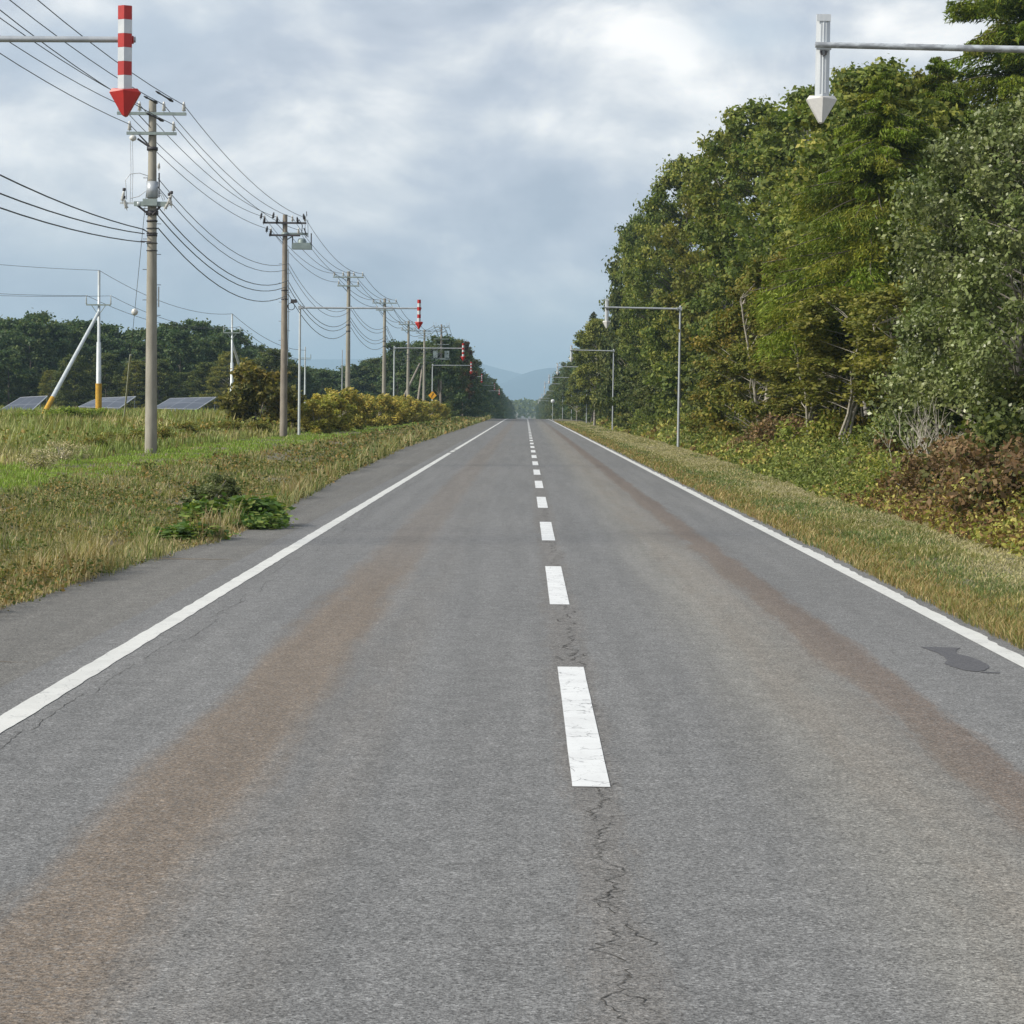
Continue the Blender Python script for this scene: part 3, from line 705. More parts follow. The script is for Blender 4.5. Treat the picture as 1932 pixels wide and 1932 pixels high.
while px < 560:          # lower front fringe of the wood, a little lighter
    ftree(px, 268 + rnd.uniform(-8, 8), rnd.uniform(650, 705), rnd.choice(['dark0', 'dark1', 'deep0', 'olive0', 'dark2']), 1.35, 'low tree at the foot of the dark woods behind the solar panels', 'low trees in front of the left-hand woods')
    px += rnd.uniform(34, 60)
for r in range(2):
    px = 575
    while px < 800:
        ftree(px, 380 + r * 25, sil_y(px) + rnd.uniform(0, 8), rnd.choice(['deep0', 'deep1', 'dark1']), 1.3, 'dark tree of the woods seen between the roadside utility poles', 'trees behind the roadside utility poles')
        px += rnd.uniform(24, 34)
for px, d, ty, key, lab in ((800, 300, 642, 'deep0', 'dark round tree behind the cluster of far utility poles'), (828, 292, 628, 'deep1', 'tallest dark tree behind the cluster of far utility poles'),
                        (852, 305, 640, 'dark1', 'dark tree right of the tallest tree behind the far poles'), (868, 330, 668, 'deep2', 'lower dark tree below the reddish treetop')):
    ftree(px, d, ty, key, .9, lab, None)
PROTO['redtree'] = tree_data(230, 12, 2.0, .3, 40, 5000, .3, 'red', .9, 'round', .12)
x = X_at(873, 318); plant('maple_tree', 'redtree', x, 318, (.75, .75, (at(873, 652, 318).z + .3) / 12.3), 1, 'reddish-brown treetop behind the third red and white arrow', 'tree')
d = 330.0
while d < 1500:
    for r in range(2):
        if r and d > 500: continue
        x = -11.5 - r * 7 + rnd.uniform(-1, 1) + (.8 if d > 600 else 0); sc_ = rnd.uniform(.62, .82)
        plant('broadleaf_tree', rnd.choice(['deep0', 'deep1', 'deep2', 'dark1']), x, d, (sc_ * .85, sc_ * .85, sc_), rnd.random() * 6, 'dark tree in the long left-hand row towards the vanishing point', 'tree', 'far trees lining the left roadside')
    d += 9 if d < 450 else (15 if d < 750 else 32)
# far wood closing the end of the road (one mass)
def far_wood():
    rng = np.random.default_rng(5); n = 26000
    x = rng.uniform(-330, 330, n); y = 1750 + rng.random(n) * 160; hh = 10 + 7 * fbm(x * .05, y * .05, 3)
    z = -7.1 + hh * (rng.random(n) ** .6)
    V, Q = leaf_quads(np.stack([x, y, z], 1), 1.9, rng, .6)
    me = fast_mesh('far_wood', V, Q, MT['leaf'], palette(rng, (x // 6 + 60).astype(int), n, PG['dark']))
    tagp(link('far_wood', me), 'hazy distant wood closing off the far end of the road', 'wood', kind='stuff')
far_wood()

# ------------------------------------------------------------------ grass, weeds, undergrowth
def scatter(n, x0, x1, y0, y1, seed, power=1.6):
    """more blades near the camera"""
    rng = np.random.default_rng(seed); k = 1 - power
    u = rng.random(n); y = (y0 ** k + u * (y1 ** k - y0 ** k)) ** (1 / k)
    x = rng.uniform(x0, x1, n); return rng, x, y
def blades(name, rng, x, y, h, wpx, cols, lean=.5, bend=.3, label=None, cat=None, hi=None):
    n = len(x); z = gz(x, y); w = np.maximum(.004, y * .00045 * wpx)
    a = rng.random(n) * 6.283; ln = h * lean * rng.uniform(.1, 1, n)
    D = np.stack([np.cos(a), np.sin(a), np.zeros(n)], 1); S = np.stack([-np.sin(a), np.cos(a), np.zeros(n)], 1)
    B = np.stack([x, y, z - .01], 1); T = B + D * ln[:, None]; T[:, 2] += h
    Mi = B + D * (ln * .3)[:, None]; Mi[:, 2] += h * .6
    V = np.empty((n, 4, 3)); V[:, 0] = B - S * (w * .4)[:, None]; V[:, 1] = Mi - S * (w * .5)[:, None] ; V[:, 2] = T; V[:, 3] = Mi + S * (w * .5)[:, None]
    me = fast_mesh(name, V.reshape(-1, 3), np.arange(4 * n).reshape(-1, 4), MT['grass'], cols * np.array([.93, 1.0, 1.32]))
    return tagp(link(name, me), label, cat, kind='stuff')
def mixc(a, b, f): return np.array(a)[None, :] * (1 - f[:, None]) + np.array(b)[None, :] * f[:, None]
GREEN = (.088, .118, .036); OLV = (.120, .125, .035); STRAW = (.29, .235, .11); RUST = (.21, .125, .055); LUSH = (.155, .215, .04); DKG = (.05, .085, .025)
def grass_left():
    rng, x, y = scatter(400000, -15, -3.8, 15, 345, 11, 1.85)
    edge = edgeL(y) + .07 * (fbm(y * 5, x * 5, 33, 2) - .2)
    k = x < edge; x = x[k]; y = y[k]; edge = edge[k]; n = len(x)
    f = fbm(x * .55, y * .25, 2, 4); f2 = fbm(x * 2.3, y * 1.2, 4, 3)
    # bare dusty patches between edge grass and the mown strip
    bare = (sstep(f, .46, .56) * sstep(x, -8.6, -8.0) * sstep(-x, 5.1, 5.5))
    k = rng.random(n) > bare * .93; x, y, f, f2, edge = x[k], y[k], f[k], f2[k], edge[k]; n = len(x)
    e = sstep(edge - x, .95, .1)                                       # edge tufts
    strip_ = sstep(x, -12.3, -11.6) * sstep(-x, 8.3, 8.9) * (.6 + .4 * sstep(f2, .3, .5))        # mown strip by the poles
    h = .035 + .09 * f2 + .12 * sstep(f2, .55, .75) + e * (.06 + .36 * sstep(f2, .42, .8)) * (.55 + .7 * sstep(y, 45, 90)) + .30 * sstep(-x, 11.9, 12.9)
    h = h * (1 - .2 * strip_) * rng.uniform(.5, 1.25, n)
    c = mixc((.14, .13, .055), (.10, .13, .035), sstep(f2, .35, .65)); c = c * (1 - (sstep(f, .4, .6) * .75)[:, None]) + np.array(RUST) * (sstep(f, .4, .6) * .75)[:, None]
    q = (rng.random(n) < .36 + .25 * e)[:, None]; c = np.where(q, np.array((.27, .225, .125)), c)
    q = (rng.random(n) < strip_ * .9)[:, None]; c = np.where(q, np.array(LUSH), c)
    c = c * rng.uniform(.7, 1.3, (n, 1))
    blades('verge_grass', rng, x, y, h, .9, c, .7, label='low weedy grass of the left verge with straw, green and rusty patches', cat='grass')
grass_left()
def meadow_left():
    rng, x, y = scatter(230000, -62, -11.8, 42, 250, 21, 1.7)
    k = (x > -y * .27 - 3); x = x[k]; y = y[k]; n = len(x)
    f = fbm(x * .16, y * .10, 8, 4); f2 = fbm(x * .8, y * .5, 14, 3)
    h = (.35 + .65 * f2) * (.55 + .6 * sstep(-x, 12, 16)) * rng.uniform(.5, 1.2, n)
    h = h * (.55 + .8 * f)
    c = mixc((.33, .29, .15), (.15, .18, .055), sstep(f, .38, .62)); c = c * (1 - (sstep(f2, .55, .7) * .5)[:, None]) + np.array((.20, .14, .06)) * (sstep(f2, .55, .7) * .5)[:, None]
    g = sstep(fbm(x * .07, y * .05, 44, 2), .52, .62) * sstep(y, 95, 120); c = c * (1 - g[:, None] * .7) + np.array((.13, .20, .03)) * g[:, None] * .7
    c = c * rng.uniform(.65, 1.3, (n, 1))
    blades('meadow_grass', rng, x, y, h, 1.5, c, .5, label='tall pale meadow grass and weeds in the field left of the road', cat='meadow')
    rng, x, y = scatter(60000, -62, -12.2, 42, 250, 23, 1.6)
    k = (x > -y * .27 - 3); x = x[k]; y = y[k]; n = len(x); f2 = fbm(x * .5, y * .3, 15, 3); k = rng.random(n) < sstep(f2, .40, .6); x = x[k]; y = y[k]; f2 = f2[k]; n = len(x)
    z = gz(x, y) + rng.random(n) ** .7 * (.25 + .75 * f2)
    V, Q = leaf_quads(np.stack([x, y, z], 1), np.maximum(.06, y * .0011), rng, .8)
    c = palette(rng, ((x * 3 + 400).astype(int) + (y * 3).astype(int) * 7) % 900, n, [(.08, .10, .03), (.11, .115, .04), (.13, .10, .04), (.06, .08, .024)])
    tagp(link('meadow_weeds', fast_mesh('meadow_weeds', V, Q, MT['leaf'], c)), 'leafy weeds growing through the tall meadow grass on the left', 'weeds', kind='stuff')
meadow_left()
def weeds_left():
    rng, x, y = scatter(100000, -8.5, -3.8, 16, 300, 31, 1.7); n = len(x)
    f = fbm(x * 1.3, y * .6, 41, 3); edge = edgeL(y)
    e = sstep(edge - x, 1.0, .1) * sstep(y, 40, 60)
    k = (rng.random(n) < sstep(f, .42, .58) * .8 + e * .6) & (x < edge + .1); x = x[k]; y = y[k]; f = f[k]; e = e[k]; n = len(x)
    z = gz(x, y) + rng.random(n) ** .8 * (.05 + .22 * sstep(f, .5, .7) + .42 * e * vn(x * 2, y * .8, 6))
    V, Q = leaf_quads(np.stack([x, y, z], 1), np.maximum(.028, y * .0009), rng, .8)
    c = palette(rng, ((x * 5 + 400).astype(int) + (y * 4).astype(int) * 7) % 900, n, [(.045, .062, .022), (.068, .078, .032), (.038, .052, .02), (.11, .098, .048), (.12, .085, .04)])
    tagp(link('verge_weeds', fast_mesh('verge_weeds', V, Q, MT['leaf'], c)), 'small leafy weeds scattered over the left verge', 'weeds', kind='stuff')
weeds_left()
def tall_weeds_left():
    rng, x, y = scatter(46000, -8.7, -3.8, 16, 345, 35, 1.55); n = len(x)
    edge = edgeL(y); f = fbm(x * .9, y * .35, 47, 3)
    e = sstep(edge + .1 - x, 1.3, .1)
    k = (x < edge + .15) & (rng.random(n) < sstep(f, .48, .62) * (.35 + .65 * e)); x, y, f, e = x[k], y[k], f[k], e[k]; n = len(x)
    h = (.12 + .30 * rng.random(n)) * (.6 + 1.3 * e * sstep(y, 24, 80))
    c = mixc((.16, .15, .06), (.25, .23, .10), rng.random(n)) * rng.uniform(.6, 1.2, (n, 1)); g = (rng.random(n) < .35)[:, None]; c = np.where(g, np.array((.09, .12, .04)), c)
    blades('seed_stalks', rng, x, y, h, .9, c, .9, label='dry seed stalks standing above the left verge grass', cat='dry grass')
tall_weeds_left()
def grass_right():
    rng, x, y = scatter(260000, 3.5, 8.2, 14, 300, 51, 1.9); n = len(x)
    k = (x > RX + .13 + .10 * fbm(y * 1.5, y * 0, 61)); x = x[k]; y = y[k]; n = len(x)
    f = fbm(x * .8, y * .35, 52, 4); hay = (.25 + .75 * sstep(fbm(x * .9 + 3, y * .12, 57, 3), .35, .55)) * sstep(x, 4.6, 5.6)
    h = (.05 + .10 * fbm(x * 3, y * 1.5, 54) + .05 * sstep(RX + .5 - x, -.3, .2)) * (1 - .55 * hay) * rng.uniform(.35, 1.25, n) * .85
    c = mixc(OLV, GREEN, sstep(f, .40, .6))
    r = sstep(-x, -5.0, -4.1) * (.35 + .4 * fbm(x * 2, y * .8, 59)); q = (rng.random(n) < r)[:, None]; c = np.where(q, np.array((.21, .145, .06)), c)
    q = (rng.random(n) < .18)[:, None]; c = np.where(q, np.array(STRAW), c)
    q = (rng.random(n) < hay * .9)[:, None]; c = np.where(q, np.array((.30, .265, .145)), c)
    c = c * rng.uniform(.7, 1.3, (n, 1))
    blades('mown_grass', rng, x, y, h, .9, c, 1.3, label='short mown grass strip with dry hay on top right of the edge line', cat='grass')
grass_right()
def hay_right():
    rng, x, y = scatter(90000, 4.5, 7.4, 14, 160, 91, 1.8); n = len(x)
    k = rng.random(n) < sstep(fbm(x * 1.1, y * .25, 93, 3), .42, .62) * sstep(x, 4.5, 5.7); x, y = x[k], y[k]; n = len(x)
    h = rng.uniform(.02, .09, n); c = mixc((.31, .275, .155), (.21, .185, .10), rng.random(n)) * rng.uniform(.7, 1.2, (n, 1))
    blades('cut_hay', rng, x, y, h, .9, c, 5.0, label='loose dry cut hay lying on the mown strip below the right undergrowth', cat='hay')
hay_right()
def undergrowth_right():
    rng, x, y = scatter(260000, 5.9, 15.5, 24, 260, 71, 1.6); n = len(x)
    e0 = 6.25 + 1.5 * sstep(y, 40, 120) + .7 * (fbm(y * .15, y * 0, 73) - .5)
    k = x > e0; x, y, e0 = x[k], y[k], e0[k]; n = len(x)
    f = fbm(x * .45, y * .22, 75, 4); g = fbm(x * 1.3, y * .7, 77, 3)
    top = (.22 + .85 * sstep(x - e0, .1, 1.4) + .5 * sstep(x - e0, 2, 4.5)) * (.35 + 1.0 * g)
    z = gz(x, y) + top * rng.random(n) ** .55
    V, Q = leaf_quads(np.stack([x, y, z], 1), np.maximum(.042, y * .00095), rng, .7, aspect=2.0)
    pal = np.array([(.062, .082, .026), (.085, .105, .032), (.130, .142, .044), (.165, .155, .055), (.090, .056, .030), (.065, .042, .024)])
    idx = np.clip((f - .3) * 9 + rng.normal(size=n) * 1.0 + (rng.random(n) < .1) * 2 - 1 * sstep(x - e0, 2, 4), 0, 5).astype(int)
    brn = sstep(fbm(x * .6, y * .18, 88, 2), .5, .6) * sstep(60 - y, 0, 20) * .8; idx = np.where(rng.random(n) < brn, rng.integers(3, 6, n), idx)
    c = pal[idx] * rng.uniform(.5, 1.5, (n, 1))
    tagp(link('undergrowth', fast_mesh('undergrowth', V, Q, MT['leaf'], c)), 'tangled leafy undergrowth between the mown strip and the right forest', 'undergrowth', kind='stuff')
    rng, x, y = scatter(9000, 6.6, 12.5, 24, 220, 81, 1.6); n = len(x)
    e0 = 6.9 + 1.5 * sstep(y, 40, 120); k = (x > e0) & (fbm(x * .7, y * .3, 99, 2) > .5); x, y = x[k], y[k]; n = len(x)
    c = mixc((.20, .20, .07), (.30, .26, .13), rng.random(n)) * rng.uniform(.6, 1.2, (n, 1))
    blades('tall_grass', rng, x, y, rng.uniform(.3, .95, n), .8, c, .9, label='tall bleached grass stems at the front of the right undergrowth', cat='grass')
undergrowth_right()

# shrubs ------------------------------------------------------------
def shrub_proto(key, seed, H, R, pal, leaf, n=7000, rc=.35, nc=60, base=.05, mat='leaf'):
    PROTO[key] = tree_data(seed, H, R, base, nc, n, leaf, pal, rc, 'vase', .025, 'dead', fork=True, mat=mat, limbs=.6, flat=.8)
shrub_proto('gold0', 301, 2.3, 1.5, 'gold', .095, 10000); shrub_proto('gold1', 302, 2.2, 1.4, [(.17, .165, .045), (.13, .14, .038), (.21, .18, .05)], .095, 10000)
shrub_proto('bushd', 303, 3.8, 1.75, [(.068, .068, .024), (.085, .080, .026), (.05, .056, .022), (.105, .088, .03)], .16, 9000, .55)
shrub_proto('bushg', 304, 1.3, .9, 'yellowgreen', .06, 7500); shrub_proto('bushb', 305, 1.25, 1.0, 'brown', .062, 9000)
shrub_proto('bushM', 320, 2.6, 1.8, 'dark', .085, 16000, .45, 90)
shrub_proto('bushm', 306, 1.5, 1.0, 'green', .06, 7500); shrub_proto('busha', 307, 1.2, .9, 'autumn', .06, 7000)
shrub_proto('bushy', 311, 1.5, 1.1, 'bright', .09, 4500)
shrub_proto('lush', 308, .62, .55, [(.050, .092, .026), (.075, .118, .033), (.036, .070, .022), (.10, .125, .04)], .075, 2100, .26, 40, mat='leaf')
shrub_proto('grey', 309, .8, .42, [(.055, .070, .038), (.045, .060, .030), (.075, .088, .048)], .035, 3500, .15, 30)
shrub_proto('white', 310, 1.1, .9, [(.24, .225, .185), (.19, .18, .13), (.07, .075, .035), (.26, .25, .22)], .045, 2600, .30, 50)
SP = ('stems', 'foliage')
for i, (px, d, s, k) in enumerate(((600, 116, .85, 'gold1'), (622, 124, 1.0, 'gold1'), (642, 133, 1.05, 'gold0'), (668, 141, .95, 'gold0'), (688, 150, 1.0, 'gold0'), (712, 158, 1.05, 'gold0'), (735, 170, 1.05, 'gold1'), (757, 182, 1.1, 'gold0'), (776, 196, 1.15, 'gold0'), (794, 210, 1.15, 'gold1'), (812, 226, 1.2, 'gold0'), (828, 240, 1.2, 'gold1'), (842, 256, 1.2, 'bushm'))):
    names = ['leftmost yellow-green bush of the golden row, beside the second left arrow post', None]
    lab = names[0] if i == 0 else ('green bush at the far end of the golden row' if k == 'bushm' else 'yellowing knotweed bush in the row along the left verge')
    s *= 1.08 - .034 * i
    s2 = (s * rnd.uniform(.8, 1.15) * (1 + .03 * i), s * rnd.uniform(.8, 1.1), s * (1.5 if k == 'bushm' else rnd.uniform(.80, 1.12)))
    plant('knotweed_bush', k, X_at(px, d), d, s2, rnd.random() * 6, lab, 'bush', None if i == 0 or k == 'bushm' else 'yellowing bushes along the left verge', parts=SP)
plant('shrub', 'bushd', X_at(488, 116), 116, (1, 1, .98), 1.0, 'large brownish-green bush left behind the second utility pole', 'bush', parts=SP)
plant('shrub', 'bushd', X_at(540, 122), 122, (.6, .6, .62), 3.0, 'smaller dark bush between the large bush and the golden row', 'bush', parts=SP)
p = on_ground(445, 985, .05); plant('weed', 'lush', p.x, p.y, (1.35, 1.1, .72), 0, 'larger lush dark green leafy weed spilling onto the left shoulder', 'weed', parts=SP)
p = on_ground(490, 990, .05); plant('weed', 'lush', p.x - .1, p.y, (.95, .9, .42), 2, 'low right end of the lush weed clump at the tip on the shoulder', 'weed', parts=SP)
p = on_ground(365, 1012, .05); plant('weed', 'lush', p.x - .1, p.y, (1.05, .9, .42), 1, 'smaller lush green weed in front of the larger one on the left shoulder edge', 'weed', parts=SP)
p = on_ground(405, 975, .05); plant('weed', 'grey', p.x - .1, p.y, (1.3, 1.2, .72), 1, 'upright grey-green mugwort behind the lush weeds', 'weed', parts=SP)
p = on_ground(425, 962, .05); plant('weed', 'grey', p.x - .1, p.y, (.9, .9, .85), 3, 'second upright grey-green mugwort right of the first', 'weed', parts=SP)
for px, py, s in ((75, 893, .85), (115, 880, .9), (150, 866, .75)):
    p = on_ground(px, py, .3); plant('flowering_weed', 'white', p.x, p.y, (s * .62, s * .6, s * .55), px, 'white-flowered weed in the left meadow', 'weed', 'white-flowered weeds in the left meadow', parts=SP)
for px, d, s in ((95, 108, .8), (120, 110, .95), (150, 112, .9), (178, 113, .9), (205, 116, .8), (60, 104, .8), (20, 106, .7), (232, 120, .7)):
    plant('meadow_bush', 'bushy', X_at(px, d), d, (1.3 * s, s, s * .8), px, 'bright green leafy bush around the foot of the yellow-based steel pole', 'bush', 'bright bushes around the steel pole', parts=SP)
for px, d, s in ((300, 74, .6), (330, 80, .7), (372, 88, .75), (410, 96, .7), (250, 72, .6), (455, 100, .75), (215, 66, .5), (510, 104, .7)):
    plant('meadow_bush', 'busha', X_at(px, d) - .6, d, (1.1 * s, s, s * .85), px, 'waist-high yellowing weed clump in the meadow near the roadside poles', 'bush', 'weed clumps near the roadside poles', parts=SP)
# right-hand bushes
rb = [(29, 8.0, 'bushb', 1.05, 'brown withered bush cut by the right edge of the photo in front'), (35, 8.9, 'bushb', 1.3, 'tall rust-brown withered bush at the right edge under the silvery tree'), (40, 7.6, 'bushb', .9, 'brown withered bush at the left end of the rust-brown group'), (44, 9.2, 'bushb', 1.25, 'brown withered bush behind the bare dead shrubs'),
      (50, 9.8, 'bushM', .9, 'dense green bush below the smaller silvery tree'), (41, 10.4, 'bushM', 1.0, 'dense green bush under the nearest silvery tree at the right edge'), (46, 11.1, 'bushM', 1.1, 'dark green bush filling in under the nearest silvery tree'),
      (33, 7.7, 'bushb', 1.1, 'rust-brown withered bush nearest the right edge of the photo'), (38, 8.4, 'bushb', 1.2, 'rust-brown withered bush behind the nearest one'), (37, 7.5, 'bushb', .75, 'low withered brown bush at the front of the undergrowth'),
      (43, 8.3, 'bushb', 1.15, 'brown bush below the bare dead branches'), (32, 7.8, 'busha', .8, 'olive-green bush in front of the brown bushes'), (46, 7.7, 'bushg', .8, 'yellow-green bush left of the brown bushes'),
      (52, 8.3, 'busha', .9, 'orange-tinged bush left of the yellow-green bush')]
for d, x, k, s, lab in rb: plant('shrub', k, x, d, s, rnd.random() * 6, lab, 'bush', parts=SP)
for i in range(44):
    d = 48 + i * 4.4 + rnd.uniform(-2, 2); x = 8.7 + rnd.uniform(-.4, 2.8) + (.6 if d > 90 else 0)
    k = rnd.choice(['bushg', 'bushm', 'busha', 'bushm', 'bushb' if d < 90 else 'busha'])
    plant('shrub', k, x, d, rnd.uniform(.8, 1.2) * (1 + .25 * (x - 8.7)), rnd.random() * 6, 'roadside bush at the foot of the right forest', 'bush', 'bushes at the foot of the right forest', parts=SP)
# bare dead shrubs
def bare(seed, H, loc, lab):
    r = random.Random(seed); mb = MB()
    def grow(p, dirv, L, rad, depth):
        pts = [p]; dd = dirv
        for i in range(4):
            dd = (dd + Vector((r.uniform(-.25, .25), r.uniform(-.25, .25), r.uniform(-.05, .15)))).normalized(); pts.append(pts[-1] + dd * L / 4)
        mb.tube(pts, [rad * (1 - .5 * i / 4) for i in range(5)], 5, cap=False)
        if depth > 0:
            for _ in range(r.choice((2, 2, 3))):
                grow(pts[r.choice((2, 3, 4, 4))], (dd + Vector((r.uniform(-.8, .8), r.uniform(-.8, .8), r.uniform(-.1, .5)))).normalized(), L * r.uniform(.55, .8), rad * .55, depth - 1)
    for _ in range(5): grow(Vector((r.uniform(-.2, .2), r.uniform(-.2, .2), 0)), Vector((r.uniform(-.5, .5), r.uniform(-.4, .4), 1)).normalized(), H * .45, .032, 3)
    o = mb.build('dead_shrub', MT['dead']); o.location = (loc[0], loc[1], gzf(*loc)); tagp(o, lab, 'shrub')
bare(5, 2.1, (X_at(1712, 46), 46), 'pale bare dead shrub above the brown bushes, left one')
bare(9, 2.2, (X_at(1760, 45), 45), 'tallest pale bare dead shrub with forked branches below the silvery tree')
bare(14, 1.6, (X_at(1850, 44), 44), 'small pale bare dead shrub at the far right above the brown bushes')

# ------------------------------------------------------------------ snow-pole arrow signs
def fluted(mb, z0, z1, w, mi):
    """folded sheet: five-sided shaft with its ridge towards the road user"""
    pl = [(-w / 2, 0.02), (-w / 2, -.03), (0, -.075), (w / 2, -.03), (w / 2, .02), (0, .045)]
    V = [(x, y, z) for z in (z0, z1) for x, y in pl]; n = 6
    mb.add(V, [(i, (i + 1) % n, (i + 1) % n + n, i + n) for i in range(n)] + [list(range(n))[::-1], list(range(n, 2 * n))], mi)
def arrow_sign(px, d, side, arm_len, x=None, pole=True, zarm=6.76, label='', worn=False):
    x = X_at(px, d) if x is None else x
    zb = float(dip(d)); z = zb + zarm; s = -1 if side == 'L' else 1
    xp = x + s * arm_len; g = gzf(xp, d)
    root = empty('arrow_sign', (xp, d, g)); tagp(root, label, 'road sign', 'overhead snow arrows along the left roadside' if side == 'L' else 'overhead snow arrows along the right roadside')
    def L(v): return (v[0] - xp, v[1] - d, v[2] - g)
    mb = MB(); mb.tube([L((xp, d, g - .2)), L((xp, d, z + .12))], [.07, .052], 12); mb.lathe(L((xp, d, z + .12)), [(.055, 0), (.045, .03), (0, .045)], 12)
    mb.build('post', MT['galv_pale'] if side == 'L' else MT['galv'], root)
    mb = MB(); mb.tube([L((xp - s * .05, d - .09, z - .01)), L((x - s * .12, d - .09, z + .03))], [.050, .040], 12)
    ar = mb.build('arm', MT['galv_worn'] if worn else MT['galv'], root)
    mb = MB(); mb.box(L((xp - s * .02, d - .05, z)), (.2, .12, .16)); mb.box(L((xp - s * .16, d - .09, z)), (.04, .14, .14)); mb.build('bracket', MT['galv'], root)
    top = z + .455; bot = z - .645; w = .18; yo = d + .04 if side == 'R' else d - .2
    mb = MB()
    def LL(m):
        m.v = [(a + x - xp, b + yo - d, c - g) for a, b, c in m.v]
    if side == 'L':
        nb = 6; hh = (top - bot) / nb
        for k in range(nb): fluted(mb, top - (k + 1) * hh, top - k * hh - .0015, w * (1 - .0 * k), k % 2)
        LL(mb); mb.build('shaft', [MT['red'], MT['white']], root)
    else:
        # back of the sign: open folded sheet with rails
        fluted(mb, bot, top, .185, 0)
        for q in (-.034, .034): mb.box((q, -.072 + abs(q) * .4, (top + bot) / 2 - .04), (.016, .024, top - bot - .16))
        mb.box((0, -.072, top - .05), (.186, .02, .09)); 
        for q in (-.03, .03): mb.box((q, -.10, z - .07), (.022, .03, .05), 1)
        mb.tube([(-.05, -.115, z - .055), (0, -.115, z - .12), (.05, -.115, z - .055)], .008, 5, 1)
        LL(mb); mb.build('shaft', [MT['silver'], MT['darksteel']], root)
    mb = MB(); hw = .205; hh = .36; zt = bot
    ol = [(-hw * .82, zt + .012), (-hw, zt - .04), (-.03, zt - hh + .015), (0, zt - hh), (.03, zt - hh + .015), (hw, zt - .04), (hw * .82, zt + .012)]
    n = len(ol); yr = [-.02, -.02, -.035, -.035, -.035, -.02, -.02]
    V = [(a, b, c) for (a, c), b in zip(ol, yr)] + [(a, .075, c) for a, c in ol] + [(0, -.115, zt - .02), (0, -.05, zt - hh + .01)]
    Fc = [(1, 14, 0), (1, 2, 15, 14), (2, 3, 15), (3, 4, 15), (4, 5, 14, 15), (5, 6, 14), (6, 0, 14)]
    Fc = [(0, 1, 14), (1, 2, 15, 14), (2, 3, 15), (3, 4, 15), (4, 5, 14, 15), (5, 6, 14), (6, 0, 14), list(range(7, 14))[::-1]]
    Fc += [(i, i + 7, (i + 1) % 7 + 7, (i + 1) % 7) for i in range(7)]
    mb.add(V, Fc); LL(mb)
    mb.build('arrowhead', MT['red'] if side == 'L' else MT['headgrey'], root)
    mb = MB(); mb.lathe((x - xp + (.0), -.13 if side == 'R' else -.26, z - g), [(.0, -.04), (.03, -.03), (.03, .03), (0, .04)], 8, 0, Matrix.Rotation(R_(90), 4, 'X')) if False else mb.box((x - xp - s * .0, (-.06 if side == 'R' else -.13), z - g + .02), (.20, .05, .10))
    mb.build('clamp', MT['silver'] if side == 'R' else MT['red'], root)
    return root
ordn = ['nearest', 'second', 'third', 'fourth', 'fifth', 'sixth', 'seventh', 'eighth', 'ninth', 'tenth', 'eleventh', 'twelfth']
Ld = [29.9, 111, 187, 264, 361, 441, 521]; Lp = [(241, 5.9), (791, 5.95), (874, 5.8), (889, 4.6), (909, 4.6)]
Rd = [30.3, 110, 192, 270, 350, 430, 510, 590, 670, 750]; Rp = [(1553, 3.7), (1145, 3.63), (1078, 3.65), (1052, 3.6), (1036, 3.6), (1028, 3.5)]
def axis_shift(py): return 0.0
for i, d in enumerate(Ld):
    if i < len(Lp):
        px, al = Lp[i]; ya = (81, 583, 658, 690, 711)[i]; P_ = at(px, ya, d); x = P_.x; za = P_.z - float(dip(d))
    else: x = -6.2; al = 4.6; za = 6.6
    arrow_sign(0, d, 'L', al, x, zarm=za, label='%s red and white striped snow arrow counted from the camera on the left roadside' % ordn[i])
for i, d in enumerate(Rd):
    if i < len(Rp):
        px, al = Rp[i]; ya = (91, 581, 661, 692, 712, 724)[i]; P_ = at(px, ya, d); x = P_.x; za = P_.z - float(dip(d))
    else: x = 4.3; al = 3.6; za = 6.6
    print('ARM', i, round(x, 2), round(za, 2))
    arrow_sign(0, d, 'R', al, x, zarm=za, label='%s plain silver snow arrow counted from the camera on the right roadside' % ordn[i], worn=(i == 0))

# ------------------------------------------------------------------ utility poles and wires
PD = [26.5, 66, 105, 149, 186, 228, 262, 290, 322, 360, 400, 440, 480, 520]
PX = {1: (288, 190), 2: (538, 405), 3: (658, 512), 4: (726, 563), 5: (771, 605), 6: (801, 622), 7: (833, 612), 8: (850, 650)}
poles = []
for i, d in enumerate(PD):
    if i in PX:
        p = at(PX[i][0], PX[i][1], d); poles.append((p.x, d, p.z))
    else: poles.append((-11.2 if i == 0 else -12.6, d, (10.9 if i == 0 else 10.4) + float(dip(d))))
print('POLES', [(round(a, 1), b, round(c, 1)) for a, b, c in poles])
def insulator(c, parent, h=.26, r=.066, tilt=None, mat='porcelain', nm='insulator'):
    mb = MB(); prof = [(.012, -.08), (.012, 0), (r, .0), (r * .6, h * .25), (r * .95, h * .3), (r * .55, h * .55), (r * .8, h * .6), (r * .45, h * .85), (r * .5, h), (0, h)]
    mb.lathe(c, prof, 9, 0, tilt); return mb.build(nm, MT[mat], parent)
UA = [-.95, -.36, .36, .95]; LA = [-.65, .65]           # wire positions on the two crossarms
